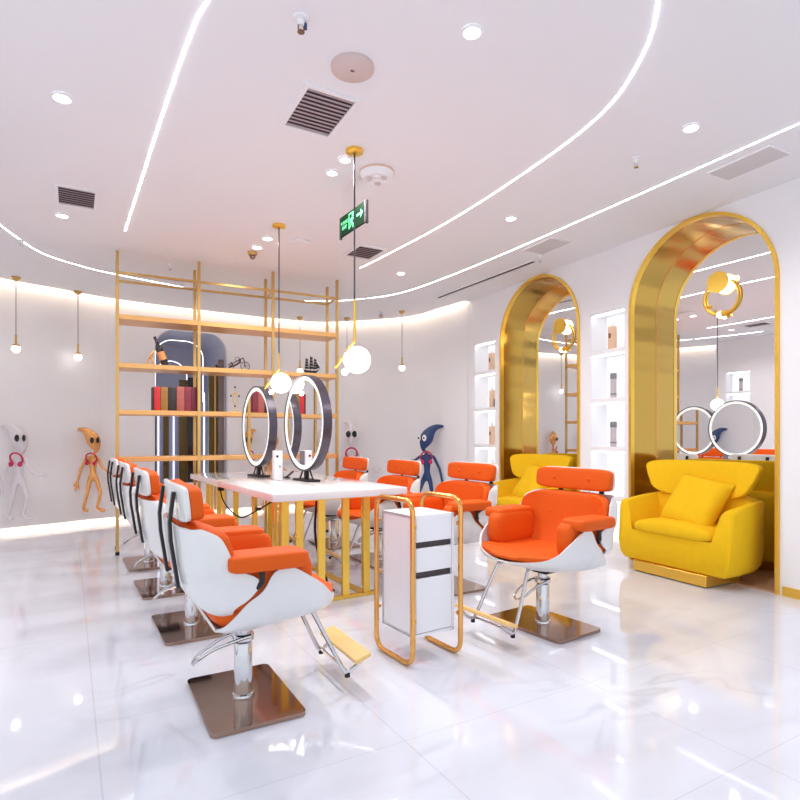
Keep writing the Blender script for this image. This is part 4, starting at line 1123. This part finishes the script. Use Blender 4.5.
# ------------------------------------------------------------------ pendants
def big_pendant(px, py, zg, cordz, label):
    p = at_z(px, py, ZC)
    t = thing('globe_pendant', label, 'pendant lamp', tuple(p), -TH, 'pendant lamps with gold rods')
    g = zg - ZC
    bm = NB(); lathe(bm, [(0, 0), (0.058, 0), (0.058, -0.018), (0.05, -0.024), (0, -0.024)], 28); finish(bm, 'canopy', 'gold_bar', t)
    rt = cordz - ZC
    bm = NB(); cyl(bm, (0, 0, -0.02), (0, 0, rt), 0.0055, n=10); finish(bm, 'cord', 'ring_frame', t)
    bm = NB(); cyl(bm, (0, 0, rt), (0, 0, g + 0.13), 0.009, n=12); tube(bm, [(0.006, 0.0, g + 0.135), (-0.13, -0.0, g - 0.055)], 0.008, 10); cyl(bm, (-0.045, 0, g + 0.075), (-0.02, 0, g + 0.045), 0.03, n=18); finish(bm, 'gold_rod', 'gold_bar', t)
    bm = NB(); sph(bm, (0.018, 0, g), 0.09, 32); finish(bm, 'globe', 'globe', t)
    bm = NB(); sph(bm, (-0.062, -0.03, g - 0.085), 0.022, 14); finish(bm, 'small_globe', 'globe', t)
    return t
big_pendant(354.5, 150, 1.715, 2.12, 'nearer globe pendant lamp hanging over the table on a dark cord')
big_pendant(279, 225, 1.689, 1.96, 'farther globe pendant lamp hanging between the table and the gold shelf')
def small_pendant(px, py, zg, label):
    p = at_z(px, py, ZC)
    t = thing('small_pendant', label, 'pendant lamp', tuple(p), 0, 'small pendant lamps along the curved wall')
    g = zg - ZC
    bm = NB(); lathe(bm, [(0, 0), (0.05, 0), (0.05, -0.02), (0.02, -0.045), (0, -0.045)], 22); finish(bm, 'canopy', 'shelf_gold', t)
    bm = NB(); cyl(bm, (0, 0, -0.04), (0, 0, g + 0.17), 0.006, n=8); finish(bm, 'cord', 'grille', t)
    bm = NB(); cyl(bm, (0, 0, g + 0.17), (0, 0, g + 0.05), 0.012, n=12); lathe(bm, [(0, g + 0.06), (0.035, g + 0.055), (0.042, g + 0.03), (0, g + 0.03)], 18); finish(bm, 'gold_rod', 'shelf_gold', t)
    bm = NB(); sph(bm, (0, 0, g), 0.046, 18); finish(bm, 'globe', 'globe', t)
small_pendant(16, 277, 2.256, 'small pendant lamp at the far left above the white alien')
small_pendant(78, 291, 2.252, 'small pendant lamp left of the gold shelf, above the golden alien')
small_pendant(300, 317, 2.256, 'small pendant lamp seen through the right bay of the gold shelf')
small_pendant(347, 318, 2.281, 'small pendant lamp just right of the gold shelf behind the big globe')
small_pendant(402, 311, 2.251, 'small pendant lamp on the right, above the orange chairs')

# ------------------------------------------------------------------ ceiling fittings
def downlight(px, py, r, label, power=SPOT_W):
    p = at_z(px, py, ZC)
    t = thing('downlight', label, 'ceiling light', (p.x, p.y, ZC), 0, 'round recessed downlights in the ceiling')
    bm = NB(); n = 32
    P = [[bm.verts.new((rr * math.cos(2 * math.pi * i / n), rr * math.sin(2 * math.pi * i / n), z)) for i in range(n)] for rr, z in ((r * 0.78, -0.002), (r * 0.82, -0.012), (r * 0.95, -0.012), (r, -0.001))]
    for a, b in zip(P, P[1:]):
        for i in range(n): bm.faces.new((a[i], a[(i + 1) % n], b[(i + 1) % n], b[i]))
    finish(bm, 'trim_ring', 'white_plastic', t)
    bm = NB(); cyl(bm, (0, 0, -0.005), (0, 0, -0.001), r * 0.78, n=32); finish(bm, 'lamp_face', 'spot', t)
    if power: spotlight('downlight_beam', (0, 0, -0.03), t, power)
for px, py, r, lb in ((62, 97, 0.055, 'downlight at the upper left of the ceiling'), (62, 215, 0.055, 'downlight below the left ceiling vent'), (472, 31, 0.05, 'downlight at the top middle of the ceiling'),
                      (691, 127, 0.052, 'downlight in front of the nearer golden arch'), (511, 218, 0.052, 'downlight in front of the farther golden arch'), (345, 159, 0.045, 'downlight nearest the globe pendant canopy, right of its pair'),
                      (332, 172, 0.045, 'downlight left of the globe pendant canopy, of a close pair'), (267.5, 238, 0.055, 'downlight beside the farther pendant canopy, nearer of its pair'), (257, 247, 0.055, 'downlight beside the farther pendant canopy, farther of its pair'),
                      (401, 273, 0.055, 'downlight on the ceiling beyond the hanging exit sign')):
    downlight(px, py, r, lb)
bm = NB()
p = at_z(197.5, 303.5, ZC)
def vent(cx, cy, w, l, rz, label, nsl, m='grille'):
    t = thing('ceiling_vent', label, 'air vent', (cx, cy, ZC), rz, 'louvred ceiling vents')
    bm = NB(); f = 0.025
    for q in (-1, 1):
        box(bm, (q * (w / 2 - f / 2), 0, -0.006), (f, l - 2 * f, 0.012)); box(bm, (0, q * (l / 2 - f / 2), -0.006), (w, f, 0.012))
    finish(bm, 'frame', 'white_plastic', t, smooth=False)
    bm = NB(); box(bm, (0, 0, -0.0015), (w - 2 * f, l - 2 * f, 0.002)); finish(bm, 'backing', 'dark_slot', t, smooth=False)
    for i in range(nsl):
        y = -l / 2 + f + (i + 0.5) * (l - 2 * f) / nsl
        bm = NB(); box(bm, (0, y, -0.0065), (w - 2 * f, (l - 2 * f) / nsl * 0.72, 0.002), rot=Matrix.Rotation(R(14), 3, 'X')); finish(bm, 'louvre', m, t, smooth=False)
vent(1.095, 3.20, 0.33, 0.47, R(2), 'square louvred vent near the round speaker on the ceiling', 11)
vent(-0.245, 5.21, 0.30, 0.42, R(3), 'louvred vent at the left side of the ceiling', 8)
vent(2.345, 5.40, 0.32, 0.40, R(3), 'louvred vent beyond the hanging exit sign', 7)
t = thing('slot_vent', 'long narrow black slot vent along the right side of the ceiling', 'air vent', (4.06, 5.78, ZC), R(3.3))
bm = NB(); box(bm, (0, 0, -0.002), (0.05, 1.86, 0.003)); finish(bm, 'slot', 'dark_slot', t, smooth=False)
bm = NB()
for q in (-1, 1): box(bm, (q * 0.031, 0, -0.004), (0.012, 1.90, 0.008))
finish(bm, 'edge_trim', 'white_plastic', t, smooth=False)
def quad_panel(c, w, l, rz, label):
    t = thing('access_panel', label, 'ceiling panel', (c[0], c[1], ZC), rz, 'flush ceiling access panels')
    bm = NB(); box(bm, (0, 0, -0.003), (w, l, 0.006)); finish(bm, 'panel', 'panel', t, smooth=False)
    bm = NB()
    for q in (-1, 1):
        box(bm, (q * w / 2, 0, -0.004), (0.008, l, 0.008)); box(bm, (0, q * l / 2, -0.004), (w, 0.008, 0.008))
    finish(bm, 'edge_trim', 'white_plastic', t, smooth=False)
quad_panel((3.98, 2.43), 0.24, 0.44, R(0), 'grey access panel in the ceiling beside the nearer golden arch')
quad_panel((3.90, 4.40), 0.26, 0.42, R(0), 'grey access panel in the ceiling before the farther golden arch')
p = at_z(352.5, 66.5, ZC)
t = thing('ceiling_speaker', 'round beige disc speaker at the top of the ceiling', 'speaker', (p.x, p.y, ZC))
bm = NB(); lathe(bm, [(0, 0), (0.112, 0), (0.112, -0.016), (0.1, -0.022), (0, -0.022)], 40); finish(bm, 'disc', 'beige_disc', t)
bm = NB(); box(bm, (0, 0, -0.024), (0.022, 0.012, 0.005), 0.002, 1); finish(bm, 'centre_badge', 'label_brown', t)
p = at_z(377, 172, ZC)
t = thing('cluster_lamp', 'round white cluster lamp on the ceiling beside the pendant cord', 'ceiling light', (p.x, p.y, ZC))
bm = NB(); lathe(bm, [(0, 0), (0.12, 0), (0.125, -0.012), (0.115, -0.04), (0.1, -0.055), (0, -0.055)], 36); finish(bm, 'housing', 'white_plastic', t)
bm = NB(); lathe(bm, [(0.1255, -0.002), (0.1265, -0.01), (0.1255, -0.014), (0.12, -0.008)], 36); finish(bm, 'rim', 'bottle_tan', t)
for i in range(7):
    a = 2 * math.pi * i / 6; rr = 0 if i == 6 else 0.062
    bm = NB(); sph(bm, (rr * math.cos(a), rr * math.sin(a), -0.057), 0.024, 14, (1, 1, 0.5)); finish(bm, 'lens', 'beige_disc' if i % 2 else 'white_plastic', t)
def sprinkler(px, py, label, blue=False, s=1.0):
    p = at_z(px, py, ZC)
    t = thing('sprinkler', label, 'sprinkler', (p.x, p.y, ZC), 0, 'fire sprinkler heads on the ceiling')
    bm = NB(); lathe(bm, [(0, 0), (0.035 * s, 0), (0.033 * s, -0.008), (0.016 * s, -0.012), (0.012 * s, -0.035), (0, -0.035)], 20); finish(bm, 'escutcheon', 'white_plastic', t)
    bm = NB(); tube(bm, [(0.012, 0, -0.033), (0.014, 0, -0.05), (0.002, 0, -0.062)], 0.003, 6); tube(bm, [(-0.012, 0, -0.033), (-0.014, 0, -0.05), (-0.002, 0, -0.062)], 0.003, 6); cyl(bm, (0, 0, -0.062), (0, 0, -0.066), 0.017, n=14); finish(bm, 'deflector', 'chrome' if not blue else 'label_brown', t)
    if blue:
        bm = NB(); cyl(bm, (0.02, 0, -0.02), (0.02, 0, -0.045), 0.009, n=10); finish(bm, 'blue_sensor', 'alien_blue', t)
sprinkler(301, 18, 'sprinkler head with blue dot at the top of the ceiling', True, 1.1)
sprinkler(636, 158, 'sprinkler head on the ceiling before the nearer golden arch')
sprinkler(170, 264, 'sprinkler head above the left bay of the gold shelf')
sprinkler(366, 294, 'sprinkler head by the outer light line, right of the gold shelf')
sprinkler(22, 240, 'sprinkler head at the left end of the outer light line')
sprinkler(540, 256, 'small sprinkler head beside the end of the slot vent')
p = at_z(300, 241, ZC)
t = thing('smoke_detector', 'flat white square detector on the ceiling right of the farther pendant', 'detector', (p.x, p.y, ZC), R(20))
bm = NB(); box(bm, (0, 0, -0.012), (0.16, 0.16, 0.024), 0.006, 2); finish(bm, 'case', 'white_plastic', t)
bm = NB(); box(bm, (0, 0.081, -0.012), (0.15, 0.004, 0.018)); finish(bm, 'side_grille', 'grille', t, smooth=False)
p = at_z(252.5, 252, ZC)
t = thing('smoke_alarm', 'small gold dome alarm on the ceiling above the gold shelf', 'detector', (p.x, p.y, ZC))
bm = NB(); lathe(bm, [(0, 0), (0.05, 0), (0.05, -0.02), (0.045, -0.035), (0, -0.035)], 24); finish(bm, 'base', 'shelf_gold', t)
bm = NB(); lathe(bm, [(0.03, -0.035), (0.028, -0.06), (0.012, -0.075), (0, -0.077)], 20); finish(bm, 'dome', 'label_brown', t)
p = at_z(381, 312, ZC)
t = thing('security_camera', 'small dark camera under the ceiling edge above the curved wall', 'camera', (p.x, p.y, ZC))
bm = NB(); cyl(bm, (0, 0, 0), (0, 0, -0.03), 0.022, n=14); finish(bm, 'mount', 'white_plastic', t)
bm = NB(); cyl(bm, (0.03, 0.04, -0.055), (-0.03, -0.05, -0.075), 0.028, n=16); finish(bm, 'housing', 'grille', t)

# hanging exit sign
sa = Vector((1.592, 4.128)); sb = Vector((1.632, 3.735)); scn = (sa + sb) / 2; sd = (sb - sa)
SL = sd.length
t = thing('exit_sign', 'green running man exit sign hanging from the ceiling by the pendant cord', 'sign', (scn.x, scn.y, 2.745), math.atan2(sd.y, sd.x))
SHh = 0.155
bm = NB(); box(bm, (0, 0, SHh / 2), (SL, 0.016, SHh), 0.002, 1); finish(bm, 'panel', 'sign_green', t)
bm = NB(); box(bm, (SL / 2 + 0.008, 0, SHh / 2 - 0.003), (0.018, 0.026, SHh + 0.014), 0.003, 1); box(bm, (-SL / 2 - 0.003, 0, SHh / 2 - 0.006), (0.006, 0.022, SHh + 0.012)); finish(bm, 'end_cap', 'dark_slot', t)
bm = NB(); box(bm, (0.0, 0.0, SHh + 0.11), (SL * 0.86, 0.003, 0.22)); finish(bm, 'hanger_plate', 'clear', t, smooth=False)
bm = NB(); box(bm, (0.0, 0.0, SHh + 0.2175), (SL * 0.7, 0.03, 0.006)); finish(bm, 'ceiling_bracket', 'white_plastic', t, smooth=False)
def flat(bm, pts, y, flip):
    vs = [bm.verts.new((-u if flip else u, y, v)) for u, v in pts]
    vs2 = [bm.verts.new((-u if flip else u, y * 0.9, v)) for u, v in pts]
    bm.faces.new(vs); n = len(vs)
    for i in range(n): bm.faces.new((vs[i], vs[(i + 1) % n], vs2[(i + 1) % n], vs2[i]))
def bar(bm, a, b, w, y, flip):
    a = Vector(a); b = Vector(b); d = (b - a).normalized(); n = Vector((-d.y, d.x)) * w / 2
    flat(bm, [tuple(a + n), tuple(b + n), tuple(b - n), tuple(a - n)], y, flip)
for y, flip in ((-0.0095, False), (0.0095, True)):
    bm = NB()
    # door frame
    for a, b in (((-0.045, 0.02), (-0.045, 0.135)), ((-0.049, 0.132), (0.049, 0.132)), ((0.045, 0.02), (0.045, 0.135))): bar(bm, a, b, 0.008, y, flip)
    # running man
    flat(bm, [(0.012 + 0.012 * math.cos(q * math.pi / 5), 0.112 + 0.012 * math.sin(q * math.pi / 5)) for q in range(10)], y, flip)
    for a, b, w in (((0.002, 0.098), (-0.006, 0.062), 0.018), ((-0.006, 0.064), (0.02, 0.045), 0.011), ((0.02, 0.047), (0.014, 0.02), 0.009), ((-0.006, 0.062), (-0.018, 0.04), 0.011), ((-0.018, 0.04), (-0.036, 0.03), 0.009), ((0.004, 0.096), (0.03, 0.08), 0.008), ((0.0, 0.097), (-0.026, 0.085), 0.008), ((-0.026, 0.087), (-0.03, 0.066), 0.007)): bar(bm, a, b, w, y, flip)
    # arrow pointing to the right of the viewer on this face
    bar(bm, (0.075, 0.085), (0.135, 0.085), 0.016, y, flip); flat(bm, [(0.128, 0.118), (0.17, 0.085), (0.128, 0.052), (0.14, 0.085)], y, flip)
    finish(bm, 'pictogram', 'sign_lit', t, smooth=False)
    for txt, size, zz in (('\u5b89\u5168\u51fa\u53e3', 0.03, 0.085), ('EXIT', 0.036, 0.045)):
        cu = bpy.data.curves.new('sign_text', 'FONT'); cu.body = txt; cu.size = size; cu.extrude = 0.0005; cu.align_x = 'CENTER'
        tmp = bpy.data.objects.new('tmp_text', cu); COL.objects.link(tmp)
        bpy.context.view_layer.update()
        me = bpy.data.meshes.new_from_object(tmp.evaluated_get(bpy.context.evaluated_depsgraph_get()))
        bpy.data.objects.remove(tmp)
        to = bpy.data.objects.new('lettering', me); COL.objects.link(to); me.materials.clear(); me.materials.append(M['sign_lit'])
        to.parent = t; to.location = ((0.118 if flip else -0.118), y, zz); to.rotation_euler = (R(90), 0, math.pi if flip else 0)
